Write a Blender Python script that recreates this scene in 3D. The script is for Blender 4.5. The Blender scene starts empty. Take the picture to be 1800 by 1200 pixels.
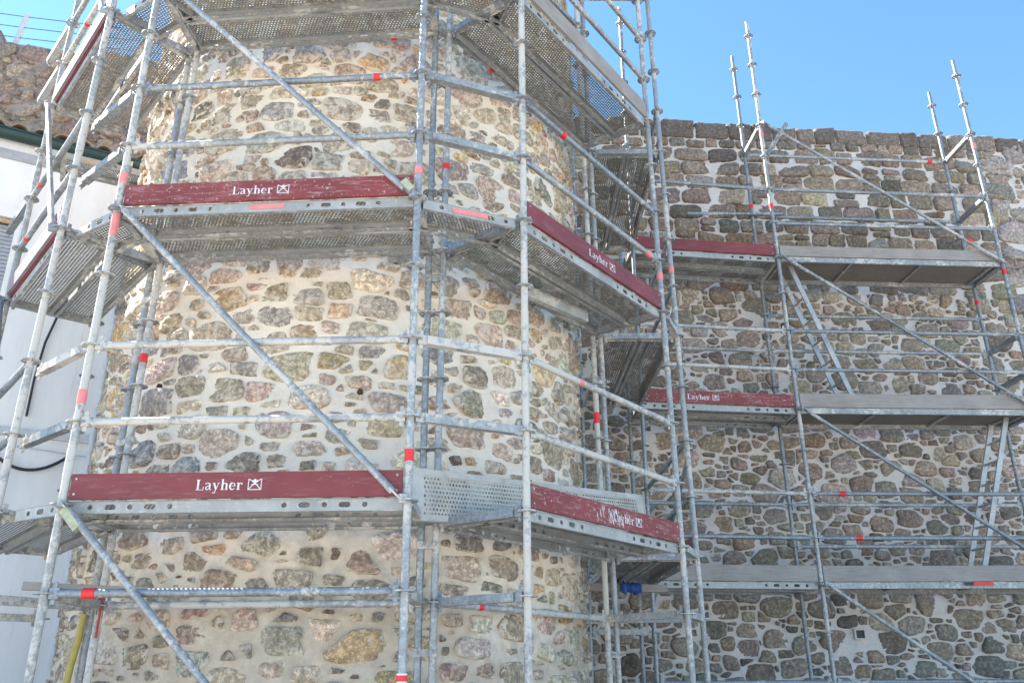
import bpy, math, random
import numpy as np
from mathutils import Vector, noise

rad = math.radians
SC = bpy.context.scene
COL = SC.collection
rng = np.random.default_rng(7)
random.seed(7)

# ------------------------------------------------------------------ camera
cam_d = bpy.data.cameras.new('camera')
cam_d.sensor_fit = 'HORIZONTAL'; cam_d.sensor_width = 36.0
cam_d.lens = 36.0 * 1501.09 / 1800.0
cam_d.clip_start = 0.05; cam_d.clip_end = 2000.0
cam = bpy.data.objects.new('camera', cam_d); COL.objects.link(cam)
_p, _r = rad(21.599), rad(-0.3136)
f = Vector((0, math.cos(_p), math.sin(_p))); r0 = Vector((1, 0, 0)); u0 = Vector((0, -math.sin(_p), math.cos(_p)))
r1 = math.cos(_r) * r0 + math.sin(_r) * u0; u1 = -math.sin(_r) * r0 + math.cos(_r) * u0
from mathutils import Matrix
cam.matrix_world = Matrix(((r1.x, u1.x, -f.x, 0), (r1.y, u1.y, -f.y, 0), (r1.z, u1.z, -f.z, 0), (0, 0, 0, 1)))
SC.camera = cam

# ------------------------------------------------------------------ light
SUN_AZ, SUN_EL = 156.0, 46.0          # maths azimuth: the sun stands behind the wall, to the left
sv = Vector((math.cos(rad(SUN_AZ)) * math.cos(rad(SUN_EL)), math.sin(rad(SUN_AZ)) * math.cos(rad(SUN_EL)), math.sin(rad(SUN_EL))))
w = bpy.data.worlds.new('World'); SC.world = w; w.use_nodes = True
nt = w.node_tree; bg = nt.nodes['Background']
sky = nt.nodes.new('ShaderNodeTexSky'); sky.sky_type = 'NISHITA'; sky.sun_disc = False
sky.sun_elevation = rad(SUN_EL); sky.sun_rotation = math.atan2(sv.x, sv.y)
sky.air_density = 1.0; sky.dust_density = 0.1; sky.ozone_density = 3.0; sky.altitude = 1200
hs = nt.nodes.new('ShaderNodeHueSaturation'); hs.inputs['Hue'].default_value = 0.490; hs.inputs['Saturation'].default_value = 1.08
nt.links.new(sky.outputs[0], hs.inputs['Color']); nt.links.new(hs.outputs[0], bg.inputs[0]); bg.inputs[1].default_value = 0.101
sd = bpy.data.lights.new('sun', 'SUN'); sd.energy = 5.0; sd.angle = rad(0.53); sd.color = (1.0, 0.95, 0.87)
so = bpy.data.objects.new('sun', sd); COL.objects.link(so)
so.rotation_euler = sv.to_track_quat('Z', 'Y').to_euler(); so.location = (-20, 12, 30)
SC.view_settings.view_transform = 'Standard'; SC.view_settings.look = 'None'
SC.view_settings.exposure = 1.97; SC.view_settings.gamma = 1.0
SC.render.engine = 'CYCLES'
SC.cycles.max_bounces = 8; SC.cycles.transparent_max_bounces = 16

# ------------------------------------------------------------------ materials
class NT:
    def __init__(s, name):
        s.m = bpy.data.materials.new(name); s.m.use_nodes = True
        s.t = s.m.node_tree; s.n = s.t.nodes; s.b = s.n['Principled BSDF']; s.out = s.n['Material Output']
    def node(s, typ, **kw):
        n = s.n.new(typ)
        for k, v in kw.items(): setattr(n, k, v)
        return n
    def link(s, a, b): s.t.links.new(a, b)
    def coord(s, which='Object'): return s.node('ShaderNodeTexCoord').outputs[which]
    def mapping(s, vec, scale):
        n = s.node('ShaderNodeMapping'); s.link(vec, n.inputs[0]); n.inputs['Scale'].default_value = scale; return n.outputs[0]
    def noise(s, vec, scale, detail=4, rough=0.6, dist=0.0):
        n = s.node('ShaderNodeTexNoise'); s.link(vec, n.inputs['Vector'])
        n.inputs['Scale'].default_value = scale; n.inputs['Detail'].default_value = detail
        n.inputs['Roughness'].default_value = rough; n.inputs['Distortion'].default_value = dist
        return n.outputs['Fac']
    def voro(s, vec, scale, out='Distance'):
        n = s.node('ShaderNodeTexVoronoi'); s.link(vec, n.inputs['Vector']); n.inputs['Scale'].default_value = scale
        return n.outputs[out]
    def ramp(s, fac, stops, interp='LINEAR'):
        n = s.node('ShaderNodeValToRGB'); n.color_ramp.interpolation = interp; e = n.color_ramp.elements
        while len(e) < len(stops): e.new(0.5)
        for i, (p, c) in enumerate(stops):
            e[i].position = p; e[i].color = (c, c, c, 1) if isinstance(c, (int, float)) else (*c, 1)
        s.link(fac, n.inputs[0]); return n.outputs[0]
    def mix(s, fac, a, b, mode='MIX'):
        n = s.node('ShaderNodeMix'); n.data_type = 'RGBA'; n.blend_type = mode
        for sock, v in ((n.inputs[0], fac), (n.inputs[6], a), (n.inputs[7], b)):
            if isinstance(v, (int, float)): sock.default_value = v
            elif isinstance(v, tuple): sock.default_value = (*v, 1) if len(v) == 3 else v
            else: s.link(v, sock)
        return n.outputs[2]
    def math(s, op, a, b=None, c=None, clamp=False):
        n = s.node('ShaderNodeMath'); n.operation = op; n.use_clamp = clamp
        for i, v in enumerate((a, b, c)):
            if v is None: continue
            if isinstance(v, (int, float)): n.inputs[i].default_value = v
            else: s.link(v, n.inputs[i])
        return n.outputs[0]
    def bump(s, h, strength=0.4, dist=0.01, normal=None):
        n = s.node('ShaderNodeBump'); n.inputs['Strength'].default_value = strength; n.inputs['Distance'].default_value = dist
        s.link(h, n.inputs['Height'])
        if normal is not None: s.link(normal, n.inputs['Normal'])
        s.link(n.outputs[0], s.b.inputs['Normal']); return n.outputs[0]
    def set(s, col=None, rough=None, metal=None):
        for key, v in (('Base Color', col), ('Roughness', rough), ('Metallic', metal)):
            if v is None: continue
            if isinstance(v, tuple): s.b.inputs[key].default_value = (*v, 1)
            elif isinstance(v, (int, float)): s.b.inputs[key].default_value = v
            else: s.link(v, s.b.inputs[key])
        return s

def galv(name, base, splat=0.5, metal=0.35, splatcol=(0.62, 0.58, 0.52)):
    """hot-dip galvanised steel, dulled, with specks and runs of dried mortar"""
    t = NT(name); v = t.coord()
    big = t.noise(v, 5.0, 3, 0.6); fine = t.noise(v, 38.0, 4, 0.7)
    c = t.mix(t.ramp(big, [(0.3, 0), (0.7, 1)]), tuple(x * 0.72 for x in base), tuple(x * 1.2 for x in base))
    c = t.mix(t.ramp(fine, [(0.35, 0), (0.75, 1)]), c, t.mix(0.5, c, (0.62, 0.64, 0.67)))
    sp = t.math('ADD', t.math('MULTIPLY', t.noise(v, 24.0, 5, 0.75), 0.65), t.math('MULTIPLY', t.noise(v, 2.6, 2, 0.5), 0.45))
    m = t.ramp(sp, [(0.66 - 0.14 * splat, 0), (0.70 - 0.14 * splat, 1)])
    m = t.math('MULTIPLY', m, 0.8)
    c = t.mix(m, c, splatcol)
    ru = t.noise(v, 11.0, 4, 0.7)
    rm = t.ramp(ru, [(0.66, 0), (0.74, 0.55)])
    c = t.mix(rm, c, (0.23, 0.15, 0.10))
    t.set(c, t.math('ADD', t.math('MULTIPLY', m, 0.25), 0.5), t.math('MULTIPLY', t.math('SUBTRACT', 1.0, m), metal))
    t.bump(t.math('ADD', fine, m), 0.35, 0.003)
    return t.m

def deck_mat(name, kind, base=(0.33, 0.34, 0.34), P=0.026):
    """kind 'perf': round holes in staggered rows; 'web': the deck side with its groups of round and long holes (uv in metres)"""
    t = NT(name); uv = t.node('ShaderNodeUVMap').outputs[0]; ob = t.coord()
    sep = t.node('ShaderNodeSeparateXYZ'); t.link(uv, sep.inputs[0]); U, V = sep.outputs[0], sep.outputs[1]
    if kind == 'perf':
        row = t.math('FLOOR', t.math('DIVIDE', V, P * 0.866))
        off = t.math('MULTIPLY', t.math('MODULO', row, 2.0), 0.5)
        fx = t.math('SUBTRACT', t.math('FRACT', t.math('ADD', t.math('DIVIDE', U, P), off)), 0.5)
        fy = t.math('MULTIPLY', t.math('SUBTRACT', t.math('FRACT', t.math('DIVIDE', V, P * 0.866)), 0.5), 0.866)
        d = t.math('SQRT', t.math('ADD', t.math('MULTIPLY', fx, fx), t.math('MULTIPLY', fy, fy)))
        hole = t.math('LESS_THAN', d, 0.27)
        inner = t.math('MULTIPLY', t.math('GREATER_THAN', V, 0.02), t.math('LESS_THAN', V, 0.30))
        hole = t.math('MULTIPLY', hole, inner)
        hgt = t.ramp(d, [(0.26, 1), (0.45, 0)])
    else:
        g = 1.14
        x = t.math('SUBTRACT', t.math('MODULO', t.math('ADD', U, g * 4 - 0.07), g), 0.0)
        ins = t.math('LESS_THAN', x, 0.5885)
        cell = t.math('DIVIDE', x, 0.1177)
        fx = t.math('MULTIPLY', t.math('SUBTRACT', t.math('FRACT', cell), 0.5), 0.1177)
        odd = t.math('MODULO', t.math('FLOOR', cell), 2.0)
        ax = t.math('MAXIMUM', t.math('SUBTRACT', t.math('ABSOLUTE', fx), t.math('MULTIPLY', odd, 0.018)), 0.0)
        vy = t.math('SUBTRACT', V, 0.036)
        d = t.math('SQRT', t.math('ADD', t.math('MULTIPLY', ax, ax), t.math('MULTIPLY', vy, vy)))
        hole = t.math('MULTIPLY', t.math('LESS_THAN', d, 0.0155), ins)
        hgt = None
    n1 = t.noise(ob, 3.5, 3, 0.6); n2 = t.noise(ob, 26.0, 5, 0.7)
    c = t.mix(t.ramp(n1, [(0.3, 0), (0.7, 1)]), tuple(q * 0.75 for q in base), tuple(q * 1.15 for q in base))
    c = t.mix(t.ramp(n2, [(0.52, 0), (0.66, 0.8)]), c, (0.55, 0.52, 0.46))
    c = t.mix(t.ramp(t.noise(ob, 9.0, 4, 0.7), [(0.62, 0), (0.74, 0.5)]), c, (0.22, 0.15, 0.10))
    t.set(c, 0.6, 0.25)
    t.bump(n2 if hgt is None else hgt, 0.4, 0.003)
    tr = t.node('ShaderNodeBsdfTransparent'); mx = t.node('ShaderNodeMixShader')
    t.link(hole, mx.inputs[0]); t.link(t.b.outputs[0], mx.inputs[1]); t.link(tr.outputs[0], mx.inputs[2])
    t.link(mx.outputs[0], t.out.inputs[0])
    return t.m

def paint(name, base, wear=(0.45, 0.38, 0.36), amount=0.5, rough=0.5, dirt=(0.5, 0.46, 0.42)):
    t = NT(name); v = t.coord()
    n1 = t.noise(t.mapping(v, (1, 1, 7)), 6.0, 5, 0.7); n2 = t.noise(v, 45.0, 5, 0.75); n3 = t.noise(v, 2.2, 3, 0.6)
    c = t.mix(t.ramp(n3, [(0.3, 0), (0.75, 1)]), tuple(q * 0.82 for q in base), tuple(min(1, q * 1.25) for q in base))
    c = t.mix(t.math('MULTIPLY', t.ramp(n1, [(0.52, 0), (0.8, 1)]), amount * 0.5), c, wear)
    c = t.mix(t.ramp(n2, [(0.70 - 0.06 * amount, 0), (0.74 - 0.06 * amount, 0.85)]), c, dirt)
    t.set(c, rough, 0.0); t.bump(n2, 0.2, 0.002); return t.m

def wood(name, base, dark):
    t = NT(name); v = t.node('ShaderNodeUVMap').outputs[0]
    g = t.noise(t.mapping(v, (1.2, 40, 1)), 3.0, 6, 0.7, 0.6); b = t.noise(t.coord(), 4.0, 3, 0.6)
    c = t.mix(t.ramp(g, [(0.35, 0), (0.68, 1)]), dark, base)
    c = t.mix(t.ramp(b, [(0.35, 0), (0.75, 0.5)]), c, tuple(q * 1.2 for q in base))
    c = t.mix(t.ramp(t.noise(t.coord(), 30.0, 5, 0.75), [(0.64, 0), (0.70, 0.7)]), c, (0.6, 0.57, 0.52))
    t.set(c, 0.8, 0.0); t.bump(g, 0.5, 0.003); return t.m

def flat(name, col, rough=0.6, metal=0.0, var=0.15):
    t = NT(name); n = t.noise(t.coord(), 14.0, 4, 0.7)
    t.set(t.mix(t.ramp(n, [(0.3, 0), (0.7, 1)]), tuple(q * (1 - var) for q in col), tuple(min(1, q * (1 + var)) for q in col)), rough, metal)
    return t.m

def mortar_mat(name, base, warm, grime, old=None):
    t = NT(name); v = t.coord()
    n1 = t.noise(v, 1.1, 4, 0.6); n2 = t.noise(v, 9.0, 5, 0.7); n3 = t.noise(v, 60.0, 4, 0.7)
    c = t.mix(t.ramp(n1, [(0.35, 0), (0.68, 1)]), base, warm)
    c = t.mix(t.ramp(n2, [(0.48, 0), (0.72, 0.55)]), c, grime)
    c = t.mix(t.ramp(n3, [(0.3, 0), (0.7, 0.3)]), c, tuple(min(1, q * 1.2) for q in base))
    if old:      # older, browner mortar below the fresh pointing, darkened to paint in dimmer light there
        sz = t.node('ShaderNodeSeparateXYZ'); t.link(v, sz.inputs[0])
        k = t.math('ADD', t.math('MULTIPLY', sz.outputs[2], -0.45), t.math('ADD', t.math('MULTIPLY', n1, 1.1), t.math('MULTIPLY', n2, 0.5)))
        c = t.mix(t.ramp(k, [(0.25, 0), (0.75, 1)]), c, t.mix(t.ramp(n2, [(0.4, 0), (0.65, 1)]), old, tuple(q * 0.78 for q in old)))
    t.set(c, 0.95, 0.0)
    h = t.math('ADD', t.math('MULTIPLY', n2, 1.0), t.math('MULTIPLY', n3, 0.35))
    t.bump(h, 0.7, 0.02); return t.m

def stone_mat(name, lime, limeamt=0.5, dark=(0.05, 0.045, 0.04)):
    """per-stone tint from a colour attribute; mottling, pits, lime left on the face and smeared over the rim"""
    t = NT(name); v = t.coord()
    at = t.node('ShaderNodeAttribute'); at.attribute_name = 'tint'
    tint, rim = at.outputs['Color'], at.outputs['Alpha']
    n1 = t.noise(v, 8.0, 5, 0.65); n2 = t.noise(v, 26.0, 6, 0.8); n3 = t.noise(v, 16.0, 5, 0.75, 0.5)
    c = t.mix(t.ramp(n1, [(0.3, 0.15), (0.7, 1)]), t.mix(1.0, tint, (0.62, 0.60, 0.60), 'MULTIPLY'), t.mix(1.0, tint, (1.22, 1.18, 1.12), 'MULTIPLY'))
    c = t.mix(t.ramp(n2, [(0.50, 0), (0.60, 0.9)]), c, t.mix(1.0, tint, (1.9, 1.85, 1.8), 'MULTIPLY'))
    c = t.mix(t.ramp(n2, [(0.36, 0.9), (0.46, 0)]), c, t.mix(0.6, tint, dark))
    rm = t.math('ADD', t.math('MULTIPLY', rim, 0.45), t.math('MULTIPLY', n3, 0.80))
    rm = t.ramp(rm, [(0.90 - 0.08 * limeamt, 0), (0.93 - 0.08 * limeamt, 0.9)])
    c = t.mix(rm, c, lime)
    lm = t.math('ADD', t.math('MULTIPLY', n3, 0.8), t.math('MULTIPLY', t.noise(v, 2.1, 3, 0.5), 0.35))
    c = t.mix(t.ramp(lm, [(0.72 - 0.1 * limeamt, 0), (0.80 - 0.1 * limeamt, 0.7)]), c, lime)
    t.set(c, 0.9, 0.0)
    t.bump(t.math('ADD', t.math('MULTIPLY', n2, 0.6), n1), 0.8, 0.02); return t.m

M = {}
M['galv'] = galv('galvanised_tube', (0.27, 0.28, 0.285), 0.65)
M['galv_blue'] = galv('galvanised_tube_newer', (0.19, 0.21, 0.225), 0.3, 0.4)
M['galv_dirty'] = galv('galvanised_tube_mortared', (0.31, 0.305, 0.295), 1.1, 0.2)
M['beam'] = galv('galvanised_beam', (0.28, 0.285, 0.28), 0.7, 0.3)
M['perf'] = deck_mat('perforated_deck_steel', 'perf', (0.235, 0.235, 0.215))
M['panel_perf'] = deck_mat('perforated_panel_pale', 'perf', (0.62, 0.565, 0.49), 0.032)
M['panel_rim'] = galv('pale_panel_rim', (0.55, 0.51, 0.45), 0.5, 0.1)
M['web'] = deck_mat('deck_side_steel', 'web', (0.40, 0.40, 0.385))
M['flange'] = galv('deck_flange_steel', (0.25, 0.25, 0.235), 0.5, 0.25)
M['red'] = paint('dark_red_toe_board', (0.205, 0.036, 0.037))
M['red_worn'] = paint('worn_red_toe_board', (0.23, 0.045, 0.045), (0.52, 0.42, 0.40), 1.6, 0.7, (0.6, 0.56, 0.52))
M['mauve'] = paint('faded_mauve_board', (0.26, 0.20, 0.23), (0.4, 0.36, 0.38), 0.8)
M['timber'] = wood('grey_timber', (0.37, 0.33, 0.30), (0.22, 0.19, 0.17))
M['ply'] = wood('plywood_underside', (0.22, 0.20, 0.175), (0.14, 0.125, 0.11))
M['alu'] = galv('aluminium_frame', (0.42, 0.42, 0.41), 0.3, 0.5)
M['white'] = flat('white_lettering', (0.72, 0.68, 0.68), 0.7)
M['dull_red'] = flat('dull_red_strap', (0.40, 0.06, 0.05), 0.8)
M['tape'] = flat('red_tape', (0.75, 0.03, 0.03), 0.45)
M['pink'] = flat('faded_pink_tape', (0.80, 0.25, 0.24), 0.6)
M['yellow'] = flat('yellow_strap', (0.40, 0.32, 0.08), 0.6)
M['yellowish'] = galv('paint_marked_steel', (0.42, 0.42, 0.22), 0.4, 0.1, (0.6, 0.6, 0.2))
M['blue'] = flat('blue_cloth', (0.04, 0.11, 0.40), 0.9, 0, 0.4)
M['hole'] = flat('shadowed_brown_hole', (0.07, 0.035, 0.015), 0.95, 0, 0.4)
M['black'] = flat('black_rubber', (0.02, 0.02, 0.022), 0.5)
M['green'] = flat('dark_green_gutter', (0.015, 0.042, 0.040), 0.4)
M['shade_grey'] = flat('shutter_grey', (0.36, 0.37, 0.40), 0.6)
M['orange'] = flat('orange_strip', (0.50, 0.34, 0.20), 0.6)
M['pipe'] = flat('pale_pipe', (0.5, 0.52, 0.55), 0.5)
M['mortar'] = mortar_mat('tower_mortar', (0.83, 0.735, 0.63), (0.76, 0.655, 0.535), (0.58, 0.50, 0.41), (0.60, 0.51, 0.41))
M['stone'] = stone_mat('tower_stone', (0.72, 0.64, 0.54), 1.1)
M['wmortar'] = mortar_mat('wall_mortar', (0.66, 0.61, 0.58), (0.56, 0.50, 0.455), (0.46, 0.41, 0.365))
M['wstone'] = stone_mat('wall_stone', (0.50, 0.46, 0.41), 0.0)

M['rstone'] = stone_mat('ruin_stone', (0.40, 0.34, 0.29), 0.9)
def render_wall():
    t = NT('white_render'); v = t.coord()
    n = t.noise(t.mapping(v, (1, 1, 0.25)), 3.0, 5, 0.65); n2 = t.noise(v, 40, 4, 0.6)
    c = t.mix(t.ramp(n, [(0.4, 0), (0.75, 1)]), (0.78, 0.78, 0.79), (0.66, 0.67, 0.69))
    st = t.noise(t.mapping(v, (6, 6, 0.35)), 3.0, 5, 0.7); c = t.mix(t.ramp(st, [(0.58, 0), (0.75, 0.5)]), c, (0.50, 0.50, 0.50))
    c = t.mix(t.ramp(t.noise(v, 1.3, 6, 0.75), [(0.62, 0), (0.64, 0.35)]), c, (0.82, 0.82, 0.83))
    t.set(c, 0.9, 0); t.bump(n2, 0.3, 0.004); return t.m
M['render'] = render_wall()
def ruin_mat():
    t = NT('ruin_masonry'); v = t.coord()
    n = t.noise(t.mapping(v, (1, 1, 2.2)), 2.2, 7, 0.7, 0.4); n2 = t.noise(v, 12, 6, 0.75); vo = t.voro(t.mapping(v, (1, 1, 1.9)), 3.2)
    c = t.mix(t.ramp(n, [(0.3, 0), (0.7, 1)]), (0.24, 0.19, 0.16), (0.42, 0.35, 0.30))
    c = t.mix(t.ramp(n2, [(0.35, 0.7), (0.55, 0)]), c, (0.15, 0.12, 0.11))
    c = t.mix(t.ramp(vo, [(0.42, 0), (0.6, 0.5)]), c, (0.46, 0.42, 0.38))
    t.set(c, 0.95, 0); t.bump(t.math('ADD', n2, n), 0.9, 0.05); return t.m
M['ruin'] = ruin_mat()
def tile_mat():
    t = NT('clay_tile'); v = t.coord(); n = t.noise(v, 6, 5, 0.7)
    c = t.mix(t.ramp(n, [(0.35, 0), (0.7, 1)]), (0.20, 0.14, 0.10), (0.36, 0.28, 0.21))
    t.set(c, 0.9, 0); t.bump(n, 0.5, 0.01); return t.m
M['tile'] = tile_mat()
def ground_mat():
    t = NT('ground_paving'); v = t.coord(); n = t.noise(v, 0.6, 5, 0.6); n2 = t.noise(v, 20, 5, 0.7)
    c = t.mix(n, (0.38, 0.345, 0.30), (0.46, 0.42, 0.36)); c = t.mix(t.ramp(n2, [(0.4, 0), (0.8, 0.5)]), c, (0.34, 0.31, 0.27))
    t.set(c, 0.95, 0); t.bump(n2, 0.5, 0.01); return t.m
M['ground'] = ground_mat()

# ------------------------------------------------------------------ mesh helpers
class MB:
    """collects shapes; build() links them as ONE mesh object"""
    def __init__(s): s.v = []; s.f = []; s.uv = []; s.sm = []
    def add(s, vs, fs, uvs=None, smooth=False):
        b = len(s.v); s.v += [tuple(p) for p in vs]
        for i, fc in enumerate(fs):
            s.f.append([b + k for k in fc]); s.sm.append(smooth)
            s.uv.append(uvs[i] if uvs else None)
        return s
    def box(s, c, ax, ay, az, uvl=True):
        """c centre; ax, ay, az half-extent vectors"""
        c, ax, ay, az = map(Vector, (c, ax, ay, az))
        P = [c + i * ax + j * ay + k * az for i in (-1, 1) for j in (-1, 1) for k in (-1, 1)]
        F = [(0, 1, 3, 2), (4, 6, 7, 5), (0, 4, 5, 1), (2, 3, 7, 6), (0, 2, 6, 4), (1, 5, 7, 3)]
        lx, ly, lz = 2 * ax.length, 2 * ay.length, 2 * az.length
        q = [(-1, -1, -1), (-1, -1, 1), (-1, 1, -1), (-1, 1, 1), (1, -1, -1), (1, -1, 1), (1, 1, -1), (1, 1, 1)]
        def uvf(fc):
            o = []
            for k in fc:
                a, b_, d = q[k]
                o.append((a, b_, d))
            fixed = [i for i in range(3) if len({t_[i] for t_ in o}) == 1][0]
            L = (lx, ly, lz); idx = [i for i in range(3) if i != fixed]
            return [((t_[idx[0]] + 1) / 2 * L[idx[0]], (t_[idx[1]] + 1) / 2 * L[idx[1]]) for t_ in o]
        return s.add(P, F, [uvf(fc) for fc in F])
    def bar(s, a, b, wdt, hgt, up=(0, 0, 1)):
        a, b = Vector(a), Vector(b); d = (b - a); L = d.length; d.normalize()
        side = d.cross(Vector(up)).normalized(); u = side.cross(d).normalized()
        return s.box((a + b) / 2, d * L / 2, side * wdt / 2, u * hgt / 2)
    def tube(s, a, b, r, n=14, caps=True, r2=None):
        a, b = Vector(a), Vector(b); d = (b - a).normalized()
        x = d.cross(Vector((0.31, 0.17, 0.93)) if abs(d.z) < 0.99 else Vector((1, 0, 0))).normalized(); y = d.cross(x)
        r2 = r if r2 is None else r2
        vs = []
        for p, q in ((a, r), (b, r2)):
            for i in range(n):
                t = 2 * math.pi * i / n; vs.append(p + x * math.cos(t) * q + y * math.sin(t) * q)
        s.add(vs, [(i, (i + 1) % n, n + (i + 1) % n, n + i) for i in range(n)], None, True)
        if caps: s.add(vs, [tuple(range(n - 1, -1, -1)), tuple(range(n, 2 * n))])
        return s
    def path(s, pts, r, n=8):
        for i in range(len(pts) - 1): s.tube(pts[i], pts[i + 1], r, n)
        return s
    def poly(s, pts2, o, ex, ey, ez, thick):
        """extruded flat polygon"""
        o, ex, ey, ez = map(Vector, (o, ex, ey, ez)); n = len(pts2)
        A = [o + ex * x + ey * y + ez * thick for x, y in pts2]; B = [o + ex * x + ey * y for x, y in pts2]
        s.add(A + B, [tuple(range(n)), tuple(range(2 * n - 1, n - 1, -1))] + [(i + n, (i + 1) % n + n, (i + 1) % n, i) for i in range(n)])
        return s
    def mesh(s, name, mat, off=(0, 0, 0)):
        me = bpy.data.meshes.new(name)
        ox, oy, oz = off
        me.from_pydata([(x - ox, y - oy, z - oz) for x, y, z in s.v], [], s.f)
        if any(u is not None for u in s.uv):
            l = me.uv_layers.new(name='UVMap'); k = 0; data = l.data
            for fc, u in zip(s.f, s.uv):
                for i in range(len(fc)):
                    if u is not None: data[k].uv = u[i]
                    k += 1
        me.polygons.foreach_set('use_smooth', s.sm)
        me.materials.append(mat); me.update(); return me
    def build(s, name, mat, parent=None, off=(0, 0, 0)):
        o = bpy.data.objects.new(name, s.mesh(name, mat, off)); COL.objects.link(o)
        if parent is not None: o.parent = parent
        return o

def tag(o, label, cat, group=None):
    o['label'] = label; o['category'] = cat
    if group: o['group'] = group
    return o
def thing(name, loc, label, cat, group=None):
    o = bpy.data.objects.new(name, None); COL.objects.link(o); o.location = loc; o.empty_display_size = 0.2
    return tag(o, label, cat, group)
def structure(o): o['kind'] = 'structure'; return o
GZ = -1.62
Z0 = 0.9606
def K(k): return Z0 + 0.5 * k

# ------------------------------------------------------------------ ground (below the frame)
structure(MB().add([(-150, -150, GZ), (150, -150, GZ), (150, 150, GZ), (-150, 150, GZ)], [(0, 1, 2, 3)]).build('ground', M['ground']))

# ------------------------------------------------------------------ rubble masonry
def darts(w_, h_, stages, aniso, f=0.86, seed=1):
    g = np.random.default_rng(seed); P = np.zeros((0, 3)); out = []
    cell = 0.45; grid = {}
    for (lo, hi, n) in stages:
        for _ in range(n):
            r = lo + (hi - lo) * g.random() ** 1.5
            x, y = g.random() * w_, g.random() * h_
            gx, gy = int(x / cell), int(y / cell); ok = True
            for ix in (gx - 1, gx, gx + 1):
                for iy in (gy - 1, gy, gy + 1):
                    for (a, b, c) in grid.get((ix, iy), ()):
                        if ((x - a) / aniso) ** 2 + (y - b) ** 2 < (f * (r + c)) ** 2: ok = False; break
                    if not ok: break
                if not ok: break
            if ok: grid.setdefault((gx, gy), []).append((x, y, r)); out.append((x, y, r))
    return out, grid, cell

def rubble(w_, h_, stages, aniso, gap, seed, clampf=1.35):
    pts, grid, cell = darts(w_, h_, stages, aniso, seed=seed); g = np.random.default_rng(seed + 5); res = []
    for (x, y, r) in pts:
        ang, dist = [], []
        bed_tilt = 0.22 * noise.noise(Vector((x * 0.9, y * 1.1, seed)))
        gx, gy = int(x / cell), int(y / cell)
        for ix in (gx - 1, gx, gx + 1):
            for iy in (gy - 1, gy, gy + 1):
                for (a, b, c) in grid.get((ix, iy), ()):
                    if a == x and b == y: continue
                    dx, dy = (a - x) / aniso, b - y; D = math.hypot(dx, dy)
                    if D > 3.2 * (r + c): continue
                    d = (D * D + r * r - c * c) / (2 * D) - gap(g, y)
                    ph = math.atan2(dy, dx) - bed_tilt; qd = round(ph / 1.5708) * 1.5708; w0 = ph - qd
                    w1 = math.copysign(0.7854 * (abs(w0) / 0.7854) ** 2.6, w0)      # joints lean towards level and plumb
                    d = d * math.cos(w0 - w1)
                    ang.append(qd + w1 + bed_tilt); dist.append(max(d, 0.22 * r))
        tl = g.normal() * 0.10       # bedding faces: nearly level top and bottom, steeper ends, a knocked-off corner or two
        for a_, lo_, hi_ in ((1.571, .88, 1.15), (4.712, .88, 1.15), (0.0, 1.0, 1.75), (3.142, 1.0, 1.75)):
            ang.append(a_ + tl + g.normal() * (0.09 if lo_ < 1 else 0.28)); dist.append(r * (lo_ + (hi_ - lo_) * g.random()) * clampf)
        for k in range(int(g.integers(0, 4))): ang.append(g.random() * 6.283); dist.append(r * clampf * (1.0 + 0.35 * g.random()))
        res.append((x, y, r, np.array(ang), np.array(dist), aniso, 8 + 30 * g.random() ** 1.3))
    return res

def courses(x0, x1, z0, z1, hlo, hhi, gap, seed):
    g = np.random.default_rng(seed); res = []; z = z0
    while z < z1 - 0.05:
        h = hlo + (hhi - hlo) * g.random()
        if z1 - (z + h) < 0.13: h = z1 - z
        x = x0 - g.random() * 0.3
        while x < x1:
            L = h * (1.05 + 1.1 * g.random()); cy = z + h / 2 + 0.03 * math.sin(x * 0.9) + g.normal() * 0.006
            m = gap * (0.6 + 0.8 * g.random()); rot = g.normal() * 0.03
            if g.random() < 0.16:   # a pair of small stones instead of one block
                hh = h * (0.42 + 0.16 * g.random())
                for (cz, hz) in ((z + hh / 2, hh), (z + hh + (h - hh) / 2, h - hh)):
                    res.append((x + L / 2, cz, hz / 2, np.array([0, 1.57, 3.14, 4.71]) + rot, np.array([L / 2 - m, hz / 2 - m * .8, L / 2 - m, hz / 2 - m * .8]), 1.0, 7 + 6 * g.random()))
            else:
                a = np.array([0, 1.57, 3.14, 4.71]) + rot + g.normal(size=4) * 0.05
                res.append((x + L / 2, cy, h / 2, a, np.array([L / 2 - m, h / 2 - m * .8, L / 2 - m, h / 2 - m * .8]), 1.0, 8 + 10 * g.random()))
            x += L
        z += h
    return res

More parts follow.
